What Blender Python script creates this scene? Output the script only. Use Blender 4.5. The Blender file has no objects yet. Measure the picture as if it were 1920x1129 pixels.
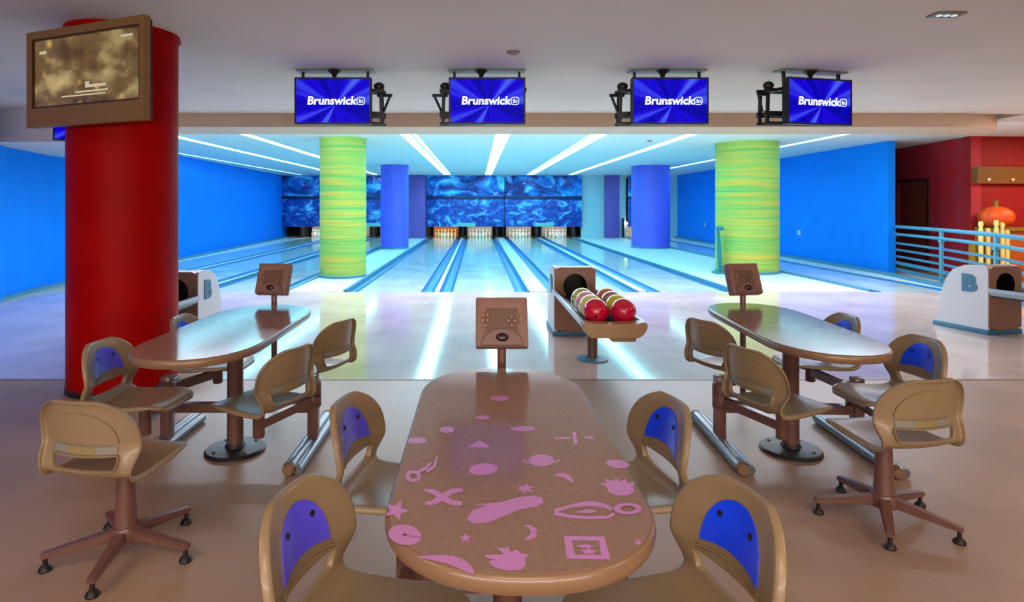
import bpy, bmesh, math, random
from mathutils import Vector, Matrix
random.seed(4)
PI = math.pi
SC = bpy.context.scene
COL = SC.collection
R = math.radians

# ------------------------------------------------------------------ camera
H = 1.476            # eye height
F = 1150.0           # focal length in pixels of the 1920 px wide frame
VX, VY = 895.0, 386.0
cd = bpy.data.cameras.new('camera')
cam = bpy.data.objects.new('camera', cd)
COL.objects.link(cam)
cam.location = (0, 0, H)
cam.rotation_euler = (PI / 2, 0, 0)
cd.sensor_width = 36
cd.lens = 36 * F / 1920
cd.shift_x = (960 - VX) / 1920
cd.shift_y = -(564.5 - VY) / 1920
cd.clip_end = 200
SC.camera = cam

# ------------------------------------------------------------------ world, exposure
w = bpy.data.worlds.new('world')
SC.world = w
w.use_nodes = True
w.node_tree.nodes['Background'].inputs[0].default_value = (0.55, 0.5, 0.5, 1)
w.node_tree.nodes['Background'].inputs[1].default_value = 0.05
SC.view_settings.view_transform = 'Standard'
SC.view_settings.look = 'None'
SC.view_settings.gamma = 1
SC.view_settings.use_curve_mapping = False
SC.view_settings.exposure = 0.0
SC.cycles.use_denoising = True
SC.cycles.max_bounces = 8
SC.cycles.sample_clamp_indirect = 6

STRIP_POWER = 22
STRIP_COL = (0.26, 0.76, 0.90)


def area(name, loc, size, power, col, rot=(0, 0, 0)):
    l = bpy.data.lights.new(name, 'AREA')
    l.shape = 'RECTANGLE'
    l.size, l.size_y = size
    l.energy = power
    l.color = col
    o = bpy.data.objects.new(name, l)
    COL.objects.link(o)
    o.location = loc
    o.rotation_euler = rot
    return o


# lamps of the seating area: ceiling fittings behind and beside the photographer
area('ceiling_panel_lamp', (-3.2, 0.4, 2.85), (1.2, 1.2), 38, (1.0, 0.80, 0.62))
area('ceiling_panel_lamp', (0.2, -1.3, 2.85), (1.6, 1.2), 58, (1.0, 0.80, 0.62))
area('ceiling_panel_lamp', (3.6, 0.4, 2.85), (1.2, 1.2), 38, (1.0, 0.80, 0.64))
area('ceiling_panel_lamp', (7.6, 3.0, 2.85), (1.2, 1.2), 45, (1.0, 0.82, 0.68))
area('added_red_wall_fill', (11.6, 10.6, 2.83), (1.0, 1.0), 90, (1.0, 0.72, 0.5))  # added warm light to lift the dark alcove
area('added_red_wall_fill', (9.3, 8.6, 2.85), (0.8, 0.8), 130, (1.0, 0.76, 0.66))  # second added light, for the red wall beyond the railing
# unseen fill added behind the camera, tilted up to lift the ceiling
area('added_ceiling_fill', (0.0, -3.3, 1.2), (9.0, 0.6), 380, (1.0, 0.86, 0.80), (R(132), 0, 0))
# added light, hidden behind the soffit to brighten the approach
area('added_approach_light', (1.2, 10.78, 2.862), (14.0, 0.22), 800, (0.86, 0.86, 1.0), (R(-30), 0, 0))
# added cyan fill, also hidden by the soffit, aimed down the lanes
area('added_lane_fill', (0.2, 11.0, 2.83), (15.0, 0.25), 170, (0.28, 0.82, 0.95), (R(52), 0, 0))


# ------------------------------------------------------------------ colours and materials
def lin(c):
    return tuple(((v / 255) / 12.92 if v / 255 <= 0.04045 else ((v / 255 + 0.055) / 1.055) ** 2.4) for v in c)


def mat(name, rgb, rough=0.5, metal=0.0, noise=None, nscale=8.0, stretch=(1, 1, 1), bump=0.0, bscale=60.0,
        coat=0.0, emit=None, estr=0.0, spec=0.5):
    """principled material; noise = second colour mixed in by a procedural noise"""
    m = bpy.data.materials.new(name)
    m.use_nodes = True
    nt = m.node_tree
    b = nt.nodes['Principled BSDF']
    b.inputs['Base Color'].default_value = (*lin(rgb), 1)
    b.inputs['Roughness'].default_value = rough
    b.inputs['Metallic'].default_value = metal
    b.inputs['Coat Weight'].default_value = coat
    b.inputs['Coat Roughness'].default_value = 0.12
    b.inputs['Specular IOR Level'].default_value = spec
    if emit:
        b.inputs['Emission Color'].default_value = (*emit, 1)
        b.inputs['Emission Strength'].default_value = estr
    if noise or bump:
        tc = nt.nodes.new('ShaderNodeTexCoord')
        mp = nt.nodes.new('ShaderNodeMapping')
        mp.inputs['Scale'].default_value = stretch
        nt.links.new(tc.outputs['Object'], mp.inputs['Vector'])
    if noise:
        n = nt.nodes.new('ShaderNodeTexNoise')
        n.inputs['Scale'].default_value = nscale
        n.inputs['Detail'].default_value = 5
        rp = nt.nodes.new('ShaderNodeValToRGB')
        rp.color_ramp.elements[0].position = 0.35
        rp.color_ramp.elements[1].position = 0.65
        rp.color_ramp.elements[0].color = (*lin(rgb), 1)
        rp.color_ramp.elements[1].color = (*lin(noise), 1)
        nt.links.new(mp.outputs[0], n.inputs['Vector'])
        nt.links.new(n.outputs[0], rp.inputs[0])
        nt.links.new(rp.outputs[0], b.inputs['Base Color'])
    if bump:
        n2 = nt.nodes.new('ShaderNodeTexNoise')
        n2.inputs['Scale'].default_value = bscale
        bp = nt.nodes.new('ShaderNodeBump')
        bp.inputs['Strength'].default_value = bump
        bp.inputs['Distance'].default_value = 0.01
        nt.links.new(mp.outputs[0], n2.inputs['Vector'])
        nt.links.new(n2.outputs[0], bp.inputs['Height'])
        nt.links.new(bp.outputs[0], b.inputs['Normal'])
    return m


def emis(name, col, s):
    m = bpy.data.materials.new(name)
    m.use_nodes = True
    nt = m.node_tree
    nt.nodes.remove(nt.nodes['Principled BSDF'])
    e = nt.nodes.new('ShaderNodeEmission')
    e.inputs[0].default_value = (*col, 1)
    e.inputs[1].default_value = s
    nt.links.new(e.outputs[0], nt.nodes['Material Output'].inputs[0])
    return m


def floor_mat(name, c1, c2, rough, plank, joint, coat=0.0):
    """wood-look boards: brick pattern for board tone, stretched noise for grain"""
    m = mat(name, c1, rough, coat=coat)
    nt = m.node_tree
    b = nt.nodes['Principled BSDF']
    tc = nt.nodes.new('ShaderNodeTexCoord')
    mp = nt.nodes.new('ShaderNodeMapping')
    mp.inputs['Rotation'].default_value = (0, 0, PI / 2)
    br = nt.nodes.new('ShaderNodeTexBrick')
    br.inputs['Scale'].default_value = 1.0
    br.inputs['Brick Width'].default_value = plank[0]
    br.inputs['Row Height'].default_value = plank[1]
    br.inputs['Mortar Size'].default_value = joint
    br.inputs['Mortar Smooth'].default_value = 0.3
    br.inputs['Color1'].default_value = (*lin(c1), 1)
    br.inputs['Color2'].default_value = (*lin(c2), 1)
    br.inputs['Mortar'].default_value = (*[v * 0.86 for v in lin(c1)], 1)
    nt.links.new(tc.outputs['Object'], mp.inputs['Vector'])
    nt.links.new(mp.outputs[0], br.inputs['Vector'])
    n = nt.nodes.new('ShaderNodeTexNoise')
    n.inputs['Scale'].default_value = 1.3
    n.inputs['Detail'].default_value = 8
    nt.links.new(tc.outputs['Object'], n.inputs['Vector'])
    rp = nt.nodes.new('ShaderNodeValToRGB')
    rp.color_ramp.elements[0].position = 0.3
    rp.color_ramp.elements[0].color = (0.78, 0.76, 0.75, 1)
    rp.color_ramp.elements[1].position = 0.7
    rp.color_ramp.elements[1].color = (1.1, 1.1, 1.1, 1)
    nt.links.new(n.outputs[0], rp.inputs[0])
    mx = nt.nodes.new('ShaderNodeMix')
    mx.data_type = 'RGBA'
    mx.blend_type = 'MULTIPLY'
    mx.inputs[0].default_value = 0.8
    nt.links.new(br.outputs[0], mx.inputs[6])
    nt.links.new(rp.outputs[0], mx.inputs[7])
    nt.links.new(mx.outputs[2], b.inputs['Base Color'])
    return m


M = {}
M['ceiling'] = mat('ceiling_paint', (206, 200, 196), 0.7, noise=(200, 195, 192), nscale=0.8)
M['lane_ceiling'] = mat('lane_ceiling_paint', (225, 228, 228), 0.6)
M['soffit'] = mat('soffit_paint', (196, 172, 148), 0.6)
M['blue_wall'] = mat('blue_wall_paint', (0, 132, 246), 0.6, noise=(0, 128, 242), nscale=2, bump=0.1, spec=0.15)
M['cyan_wall'] = mat('pale_wall_paint', (175, 215, 225), 0.6)
M['red_wall'] = mat('red_plaster', (178, 20, 34), 0.6, noise=(168, 44, 62), nscale=2.5, bump=0.2, bscale=8)
M['deep_red'] = mat('deep_red_paint', (150, 8, 6), 0.6)
M['red_pillar'] = mat('red_pillar_gloss', (160, 2, 1), 0.45, noise=(144, 3, 1), nscale=2.2, bump=0.08, bscale=5, spec=0.06)
M['back_wall'] = mat('tan_wall_paint', (190, 165, 140), 0.7)
M['concourse'] = floor_mat('concourse_vinyl', (164, 138, 116), (157, 131, 110), 0.42, (1.2, 0.6), 0.004)
M['approach'] = floor_mat('approach_maple', (226, 208, 196), (221, 203, 192), 0.09, (2.4, 0.09), 0.0015, coat=0.2)
M['lane'] = floor_mat('lane_synthetic', (216, 232, 226), (210, 226, 220), 0.12, (2.4, 0.027), 0.001, coat=0.5)
M['gutter'] = mat('gutter_plastic', (12, 100, 165), 0.35)
M['cap'] = mat('division_capping', (190, 205, 215), 0.3)
M['filler'] = mat('pale_floor_panel', (205, 215, 215), 0.4)
M['curb'] = mat('curb_paint', (70, 130, 160), 0.5)
M['dark'] = mat('dark_metal', (24, 24, 28), 0.45)
M['black'] = mat('black_rubber', (14, 12, 12), 0.5)
M['pit'] = mat('pit_dark', (22, 20, 24), 0.8)
M['shell'] = mat('tan_moulded_plastic', (136, 116, 86), 0.34, bump=0.03, bscale=300, coat=0.1)
M['insert'] = mat('blue_insert_plastic', (8, 66, 255), 0.25, coat=0.3)
M['violet_insert'] = mat('violet_insert_plastic', (84, 76, 225), 0.25, coat=0.3)
M['label'] = mat('grey_label_strip', (128, 126, 118), 0.4)
M['gold'] = mat('yellowed_label', (138, 124, 80), 0.4)
M['frame'] = mat('brown_powder_coat', (104, 70, 60), 0.38, coat=0.2)
M['bright_foot'] = mat('brushed_foot_tube', (112, 122, 130), 0.32, 0.5)
M['table'] = mat('table_laminate', (140, 112, 98), 0.12, noise=(148, 119, 104), nscale=60, spec=0.34)
M['edge'] = mat('table_edge_band', (124, 96, 70), 0.3, coat=0.15)
M['print'] = mat('pink_print', (198, 132, 198), 0.25, coat=0.4)
M['console'] = mat('console_plastic', (124, 88, 74), 0.45)
M['console_panel'] = mat('console_keypad', (98, 70, 54), 0.5)
M['console_key'] = mat('console_button', (134, 100, 84), 0.4)
M['trackball'] = mat('console_trackball', (44, 22, 22), 0.2)
M['hood'] = mat('return_hood_brown', (146, 106, 84), 0.4)
M['hood_side'] = mat('return_hood_white', (205, 212, 218), 0.4)
M['hood_foot'] = mat('return_base_blue', (60, 120, 150), 0.5)
M['logo_blue'] = mat('emblem_blue', (62, 120, 150), 0.5)
M['rail'] = mat('return_rail_metal', (170, 190, 200), 0.3, 0.3)
M['lip'] = mat('return_lip_tan', (170, 138, 96), 0.35, coat=0.2)
M['railing'] = mat('railing_paint', (80, 150, 175), 0.35, 0.2)
M['slat'] = mat('railing_slat', (70, 130, 160), 0.4, 0.2)
M['tv_bezel'] = mat('bronze_tv_bezel', (116, 86, 44), 0.4)
M['pin'] = mat('pin_white', (235, 230, 222), 0.25)
M['pin_stripe'] = mat('pin_red', (180, 20, 20), 0.3)
M['white'] = mat('white_plastic', (225, 228, 228), 0.4)
M['purple'] = mat('purple_pillar_paint', (92, 96, 226), 0.45, noise=(82, 92, 222), nscale=1.2, stretch=(1, 1, 6), bump=0.25, bscale=3)
M['purple_flat'] = mat('purple_pilaster_paint', (112, 84, 170), 0.5)
M['door'] = mat('dark_red_door', (140, 56, 36), 0.5)
M['cream'] = mat('cream_post_paint', (214, 200, 120), 0.4)
M['orange'] = mat('orange_paint', (226, 84, 10), 0.5)
M['olive'] = mat('olive_paint', (130, 110, 20), 0.5)
M['counter'] = mat('counter_brown', (170, 80, 20), 0.5)
M['teal'] = mat('teal_metal', (20, 120, 130), 0.4)
M['strip'] = emis('strip_light_glow', STRIP_COL, STRIP_POWER)


def pillar_lime():
    m = mat('lime_wrapped_fabric', (150, 200, 60), 0.55)
    nt = m.node_tree
    b = nt.nodes['Principled BSDF']
    tc = nt.nodes.new('ShaderNodeTexCoord')
    mp = nt.nodes.new('ShaderNodeMapping')
    mp.inputs['Scale'].default_value = (0.22, 0.22, 7.0)
    mp.inputs['Rotation'].default_value = (0.05, 0.06, 0)
    n = nt.nodes.new('ShaderNodeTexNoise')
    n.inputs['Scale'].default_value = 2.0
    n.inputs['Detail'].default_value = 4
    n.inputs['Distortion'].default_value = 0.5
    rp = nt.nodes.new('ShaderNodeValToRGB')
    e = rp.color_ramp.elements
    e[0].position = 0.34
    e[0].color = (*lin((104, 176, 84)), 1)
    e[1].position = 0.66
    e[1].color = (*lin((204, 178, 62)), 1)
    x = e.new(0.5)
    x.color = (*lin((152, 182, 78)), 1)
    nt.links.new(tc.outputs['Object'], mp.inputs['Vector'])
    nt.links.new(mp.outputs[0], n.inputs['Vector'])
    nt.links.new(n.outputs[0], rp.inputs[0])
    nt.links.new(rp.outputs[0], b.inputs['Base Color'])
    bp = nt.nodes.new('ShaderNodeBump')
    bp.inputs['Strength'].default_value = 0.6
    bp.inputs['Distance'].default_value = 0.04
    nt.links.new(n.outputs[0], bp.inputs['Height'])
    nt.links.new(bp.outputs[0], b.inputs['Normal'])
    return m


M['lime'] = pillar_lime()


def mural(name, seed, dark=(0, 28, 110), mid=(0, 110, 205), hi=(110, 225, 250), pink=(190, 150, 240), sc=0.8):
    """printed artwork of drifting bright shapes on deep blue"""
    m = mat(name, dark, 0.5)
    nt = m.node_tree
    b = nt.nodes['Principled BSDF']
    tc = nt.nodes.new('ShaderNodeTexCoord')
    mp = nt.nodes.new('ShaderNodeMapping')
    mp.inputs['Location'].default_value = (seed, seed * 2.3, seed)
    mp.inputs['Scale'].default_value = (1.0, 1.0, 1.5)
    nt.links.new(tc.outputs['Object'], mp.inputs['Vector'])
    n = nt.nodes.new('ShaderNodeTexNoise')
    n.inputs['Scale'].default_value = sc
    n.inputs['Detail'].default_value = 7
    n.inputs['Roughness'].default_value = 0.62
    n.inputs['Distortion'].default_value = 1.4
    nt.links.new(mp.outputs[0], n.inputs['Vector'])
    rp = nt.nodes.new('ShaderNodeValToRGB')
    e = rp.color_ramp.elements
    e[0].position, e[0].color = 0.42, (*lin(dark), 1)
    e[1].position, e[1].color = 0.68, (*lin(hi), 1)
    x = e.new(0.54)
    x.color = (*lin(mid), 1)
    nt.links.new(n.outputs[0], rp.inputs[0])
    v = nt.nodes.new('ShaderNodeTexNoise')
    v.inputs['Scale'].default_value = sc * 5
    v.inputs['Detail'].default_value = 2
    nt.links.new(mp.outputs[0], v.inputs['Vector'])
    r2 = nt.nodes.new('ShaderNodeValToRGB')
    r2.color_ramp.elements[0].position = 0.64
    r2.color_ramp.elements[0].color = (0, 0, 0, 1)
    r2.color_ramp.elements[1].position = 0.74
    r2.color_ramp.elements[1].color = (1, 1, 1, 1)
    nt.links.new(v.outputs[0], r2.inputs[0])
    mx = nt.nodes.new('ShaderNodeMix')
    mx.data_type = 'RGBA'
    mx.inputs[7].default_value = (*lin(pink), 1)
    nt.links.new(r2.outputs[0], mx.inputs[0])
    nt.links.new(rp.outputs[0], mx.inputs[6])
    nt.links.new(mx.outputs[2], b.inputs['Base Color'])
    return m


def screen_mat():
    """lane monitor picture: violet-blue rays fanning from a vanishing point"""
    m = bpy.data.materials.new('monitor_picture')
    m.use_nodes = True
    nt = m.node_tree
    L = nt.links.new
    N = nt.nodes.new
    b = nt.nodes['Principled BSDF']
    b.inputs['Base Color'].default_value = (0.0, 0.0, 0.01, 1)
    b.inputs['Roughness'].default_value = 0.5
    b.inputs['Specular IOR Level'].default_value = 0.1
    tc = N('ShaderNodeTexCoord')
    sp = N('ShaderNodeSeparateXYZ')
    L(tc.outputs['Object'], sp.inputs[0])

    def mth(op, a, c=None):
        k = N('ShaderNodeMath')
        k.operation = op
        for i, s in enumerate((a, c)):
            if s is None:
                continue
            if isinstance(s, (int, float)):
                k.inputs[i].default_value = s
            else:
                L(s, k.inputs[i])
        return k.outputs[0]
    x = mth('SUBTRACT', sp.outputs['X'], 0.02)
    z = mth('SUBTRACT', sp.outputs['Z'], -0.045)
    ang = mth('ARCTAN2', z, x)
    n = N('ShaderNodeTexNoise')
    n.noise_dimensions = '1D'
    n.inputs['Scale'].default_value = 1.7
    n.inputs['Detail'].default_value = 1.5
    L(ang, n.inputs['W'])
    rp = N('ShaderNodeValToRGB')
    e = rp.color_ramp.elements
    e[0].position, e[0].color = 0.40, (0.0, 0.0, 0.40, 1)
    e[1].position, e[1].color = 0.74, (0.10, 0.18, 1.0, 1)
    k = e.new(0.55)
    k.color = (0.010, 0.0, 0.78, 1)
    L(n.outputs[0], rp.inputs[0])
    L(rp.outputs[0], b.inputs['Emission Color'])
    b.inputs['Emission Strength'].default_value = 0.95
    return m


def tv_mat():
    """large old screen: a washed-out warm picture, room reflections painted into its glow"""
    m = bpy.data.materials.new('tv_picture_reflections')
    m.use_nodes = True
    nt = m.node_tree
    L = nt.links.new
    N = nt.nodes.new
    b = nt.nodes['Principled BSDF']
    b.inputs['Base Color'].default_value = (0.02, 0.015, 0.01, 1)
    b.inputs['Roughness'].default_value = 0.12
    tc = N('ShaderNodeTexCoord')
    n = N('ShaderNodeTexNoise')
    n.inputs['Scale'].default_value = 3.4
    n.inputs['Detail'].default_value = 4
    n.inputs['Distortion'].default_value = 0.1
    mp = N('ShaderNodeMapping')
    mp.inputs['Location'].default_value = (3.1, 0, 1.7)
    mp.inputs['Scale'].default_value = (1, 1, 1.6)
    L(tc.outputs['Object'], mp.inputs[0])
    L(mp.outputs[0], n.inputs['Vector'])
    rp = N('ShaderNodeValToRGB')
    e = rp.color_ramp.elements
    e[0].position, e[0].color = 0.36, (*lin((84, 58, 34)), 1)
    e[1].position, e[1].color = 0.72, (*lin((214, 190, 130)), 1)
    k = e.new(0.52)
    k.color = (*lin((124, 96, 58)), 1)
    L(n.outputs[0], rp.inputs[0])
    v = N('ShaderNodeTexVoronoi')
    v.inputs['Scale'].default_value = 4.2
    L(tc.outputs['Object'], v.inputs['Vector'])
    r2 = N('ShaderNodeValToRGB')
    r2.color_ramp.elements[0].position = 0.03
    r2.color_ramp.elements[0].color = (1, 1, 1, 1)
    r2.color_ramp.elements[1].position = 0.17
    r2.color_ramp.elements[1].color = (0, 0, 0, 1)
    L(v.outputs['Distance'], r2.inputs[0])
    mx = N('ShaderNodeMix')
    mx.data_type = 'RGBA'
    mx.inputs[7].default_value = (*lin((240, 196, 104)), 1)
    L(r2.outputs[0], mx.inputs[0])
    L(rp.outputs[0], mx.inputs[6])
    L(mx.outputs[2], b.inputs['Emission Color'])  # reflected room tones and warm lamp blooms painted in as emission
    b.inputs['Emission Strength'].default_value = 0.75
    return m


M['screen'] = screen_mat()
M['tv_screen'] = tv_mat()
M['letters'] = emis('white_lettering', (0.85, 0.88, 1.0), 1.2)
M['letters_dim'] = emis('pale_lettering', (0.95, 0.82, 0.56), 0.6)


# ------------------------------------------------------------------ geometry helpers
def link(name, bm, m, parent=None, smooth=40, loc=None, rot=None):
    me = bpy.data.meshes.new(name)
    bmesh.ops.recalc_face_normals(bm, faces=bm.faces)
    bm.to_mesh(me)
    bm.free()
    if smooth:
        me.shade_smooth()
        me.set_sharp_from_angle(angle=R(smooth))
    me.materials.append(m)
    o = bpy.data.objects.new(name, me)
    COL.objects.link(o)
    if parent:
        o.parent = parent
    if loc is not None:
        o.location = loc
    if rot is not None:
        o.rotation_euler = rot
    return o


def tag(o, label, cat, group=None, kind=None):
    o['label'] = label
    o['category'] = cat
    if group:
        o['group'] = group
    if kind:
        o['kind'] = kind
    return o


def thing(name, label, cat, loc=(0, 0, 0), rz=0, group=None):
    o = bpy.data.objects.new(name, None)
    o.empty_display_size = 0.1
    COL.objects.link(o)
    o.location = loc
    o.rotation_euler = (0, 0, rz)
    return tag(o, label, cat, group)


def struct(name, bm, m, parent=None, smooth=40):
    o = link(name, bm, m, parent, smooth)
    if not parent:
        o['kind'] = 'structure'
    return o


def B():
    return bmesh.new()


def box(bm, lo, hi, bev=0.0, mtx=None, seg=2):
    lo, hi = Vector(lo), Vector(hi)
    r = bmesh.ops.create_cube(bm, size=1)
    vs = r['verts']
    for v in vs:
        v.co = Vector((lo[i] + (v.co[i] + 0.5) * (hi[i] - lo[i]) for i in range(3)))
    if bev:
        es = list({e for v in vs for e in v.link_edges})
        rr = bmesh.ops.bevel(bm, geom=es, offset=bev, segments=seg, affect='EDGES', profile=0.5)
        vs = list({v for f in rr['faces'] for v in f.verts} | {v for v in vs if v.is_valid})
    if mtx is not None:
        for v in vs:
            v.co = mtx @ v.co
    return bm


def prism(bm, pts, axis, a, b, mtx=None):
    """outline pts (2-D) extruded along axis from a to b"""
    def P(p, t):
        if axis == 'z':
            v = Vector((p[0], p[1], t))
        elif axis == 'y':
            v = Vector((p[0], t, p[1]))
        else:
            v = Vector((t, p[0], p[1]))
        return mtx @ v if mtx is not None else v
    A = [bm.verts.new(P(p, a)) for p in pts]
    C = [bm.verts.new(P(p, b)) for p in pts]
    n = len(pts)
    bm.faces.new(A)
    bm.faces.new(C[::-1])
    for i in range(n):
        bm.faces.new((A[i], C[i], C[(i + 1) % n], A[(i + 1) % n]))
    return bm


def lathe(bm, prof, seg=24, c=(0, 0), cap=True, mtx=None):
    """profile [(r, z)] turned about the vertical axis"""
    rings = []
    for r, z in prof:
        ring = []
        for i in range(seg):
            a = 2 * PI * i / seg
            v = Vector((c[0] + r * math.cos(a), c[1] + r * math.sin(a), z))
            ring.append(bm.verts.new(mtx @ v if mtx is not None else v))
        rings.append(ring)
    for k in range(len(rings) - 1):
        for i in range(seg):
            j = (i + 1) % seg
            bm.faces.new((rings[k][i], rings[k][j], rings[k + 1][j], rings[k + 1][i]))
    if cap:
        bm.faces.new(rings[0][::-1])
        bm.faces.new(rings[-1])
    return bm


def tube(bm, p, q, r, seg=10, r2=None):
    p, q = Vector(p), Vector(q)
    d = q - p
    m = Matrix.Translation(p) @ d.to_track_quat('Z', 'Y').to_matrix().to_4x4()
    return lathe(bm, [(r, 0), (r2 if r2 is not None else r, d.length)], seg, mtx=m)


def bar(bm, p, q, wd, ht, wd2=None, ht2=None):
    """rectangular bar from p to q, wd across, ht high"""
    p, q = Vector(p), Vector(q)
    d = (q - p).normalized()
    s = d.cross(Vector((0, 0, 1)))
    if s.length < 1e-4:
        s = Vector((1, 0, 0))
    s.normalize()
    u = s.cross(d).normalized()
    wd2 = wd if wd2 is None else wd2
    ht2 = ht if ht2 is None else ht2
    A = [bm.verts.new(p + s * a * wd / 2 + u * c * ht / 2) for a, c in ((-1, -1), (1, -1), (1, 1), (-1, 1))]
    C = [bm.verts.new(q + s * a * wd2 / 2 + u * c * ht2 / 2) for a, c in ((-1, -1), (1, -1), (1, 1), (-1, 1))]
    bm.faces.new(A)
    bm.faces.new(C[::-1])
    for i in range(4):
        bm.faces.new((A[i], C[i], C[(i + 1) % 4], A[(i + 1) % 4]))
    return bm


def sphere(bm, c, r, seg=20, sc=(1, 1, 1)):
    res = bmesh.ops.create_uvsphere(bm, u_segments=seg, v_segments=max(6, seg // 2), radius=r)
    for v in res['verts']:
        v.co = Vector((v.co.x * sc[0], v.co.y * sc[1], v.co.z * sc[2])) + Vector(c)
    return bm


def copy_tree(o, parent=None):
    c = o.copy()
    COL.objects.link(c)
    c.parent = parent
    for ch in list(o.children):
        copy_tree(ch, c)
    return c


def text_bm(body, size, shear=0.0, offset=0.0, extrude=0.001):
    cu = bpy.data.curves.new('lettering_curve', 'FONT')
    cu.body = body
    cu.size = size
    cu.shear = shear
    cu.offset = offset
    cu.extrude = extrude
    cu.align_x = 'CENTER'
    cu.align_y = 'CENTER'
    cu.resolution_u = 3
    ob = bpy.data.objects.new('lettering_curve', cu)
    COL.objects.link(ob)
    bpy.context.view_layer.update()
    dg = bpy.context.evaluated_depsgraph_get()
    me = bpy.data.meshes.new_from_object(ob.evaluated_get(dg))
    bm = bmesh.new()
    bm.from_mesh(me)
    bpy.data.objects.remove(ob)
    bpy.data.curves.remove(cu)
    bpy.data.meshes.remove(me)
    # text lies in XY; stand it up facing -Y
    for v in bm.verts:
        v.co = Vector((v.co.x, -v.co.z, v.co.y))
    return bm


def at(px, py, z=0.0):
    """point of the photograph on the horizontal plane of height z"""
    y = F * (H - z) / (py - VY)
    return Vector(((px - VX) * y / F, y, z))


# ------------------------------------------------------------------ the room
CZ = 2.896           # seating area ceiling
LZ = 2.876           # lane ceiling
FOUL = 10.5
END = 28.0           # face of the masking units

struct('floor', box(B(), (-9.5, -4.2, -0.2), (14, 5.2, 0)), M['concourse'])
struct('floor_approach', box(B(), (-9.5, 5.204, -0.2), (14, FOUL, 0.0)), M['approach'])
struct('trim_1', box(B(), (-9.5, 5.19, -0.05), (14, 5.215, 0.003)), mat('threshold_strip', (120, 104, 96), 0.4))
struct('ceiling', box(B(), (-9.5, -4.2, CZ), (14, 9.5, CZ + 0.15)), M['ceiling'])
struct('wall_back', box(B(), (-9.5, -4.3, 0), (14, -4.1, CZ)), M['back_wall'])

# left wall: blue, slightly bent in plan
def wall_poly(name, pts, z0, z1, m, t=0.15, side=1):
    bm = B()
    outer = []
    for i, p in enumerate(pts):
        a = Vector(pts[max(0, i - 1)])
        c = Vector(pts[min(len(pts) - 1, i + 1)])
        d = (c - a).normalized()
        n = Vector((d.y, -d.x)) * side * t
        outer.append((p[0] + n.x, p[1] + n.y))
    prism(bm, list(pts) + outer[::-1], 'z', z0, z1)
    return struct(name, bm, m, smooth=0)


wall_poly('wall_left', [(-7.0, -4.1), (-7.0, 8.8), (-7.45, 9.7), (-7.9, 11.3), (-8.3, 16.8), (-8.97, 28.9)], 0, CZ, M['blue_wall'], side=-1)
wall_poly('wall_right', [(8.84, 13.2), (9.25, 28.9)], 0, LZ, M['blue_wall'], side=1)
struct('wall_right_side', box(B(), (13.8, -4.1, 0), (14, 17, CZ)), M['deep_red'])

# red walls beyond the railing
A0, A1 = Vector((10.62, 17.0)), Vector((9.9, 12.3))
def wallA(y):
    return A0.x + (A1.x - A0.x) * (y - A0.y) / (A1.y - A0.y)
dy0, dy1 = 13.75, 15.15
for nm, ya, yb, z0, z1 in (('wall_red', 12.3, dy0, 0, LZ), ('wall_red', dy1, 17.0, 0, LZ), ('wall_red', dy0, dy1, 2.06, LZ)):
    bm = B()
    prism(bm, [(wallA(ya), ya), (wallA(yb), yb), (wallA(yb) + 0.2, yb), (wallA(ya) + 0.2, ya)], 'z', z0, z1)
    struct(nm, bm, M['red_wall'], smooth=0)
bm = B()
prism(bm, [(9.9, 12.3), (13.9, 12.75), (13.9, 12.95), (9.9, 12.5)], 'z', 0, LZ)
struct('wall_alcove', bm, M['deep_red'], smooth=0)
d = thing('door_1', 'dark red door in the red wall beyond the railing', 'door')
d['kind'] = 'structure'
bm = B()
prism(bm, [(wallA(dy0) + 0.09, dy0 + 0.25), (wallA(dy1) + 0.09, dy1), (wallA(dy1) + 0.14, dy1), (wallA(dy0) + 0.14, dy0 + 0.25)], 'z', 0, 2.04)
link('door_leaf', bm, M['door'], d, 0)
bm = B()
prism(bm, [(wallA(dy0) + 0.12, dy0), (wallA(dy0) + 0.12, dy0 + 0.25), (wallA(dy0) + 0.17, dy0 + 0.25), (wallA(dy0) + 0.17, dy0)], 'z', 0, 2.04)
link('side_panel', bm, M['black'], d, 0)
bm = B()
for yy in (dy0, dy1):
    bar(bm, (wallA(yy) - 0.005, yy, 0.0), (wallA(yy) - 0.005, yy, 2.09), 0.06, 0.06)
bar(bm, (wallA(dy0) - 0.005, dy0 - .03, 2.07), (wallA(dy1) - 0.005, dy1 + .03, 2.07), 0.05, 0.06)
link('door_frame', bm, mat('door_frame_paint', (70, 20, 16), 0.5), d, 0)

# end wall behind the pin decks and between the masking units
struct('wall_end', box(B(), (-9.5, 30.2, 0), (10, 30.4, LZ)), M['pit'])
struct('wall_end_panel', box(B(), (-3.3, 28.3, 0), (-2.33, 28.5, LZ)), M['cyan_wall'])
struct('wall_end_panel', box(B(), (4.78, 28.3, 0), (6.86, 28.5, LZ)), M['cyan_wall'])
struct('wall_end_panel', box(B(), (8.3, 28.3, 0), (9.5, 28.5, LZ)), M['cyan_wall'])

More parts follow.
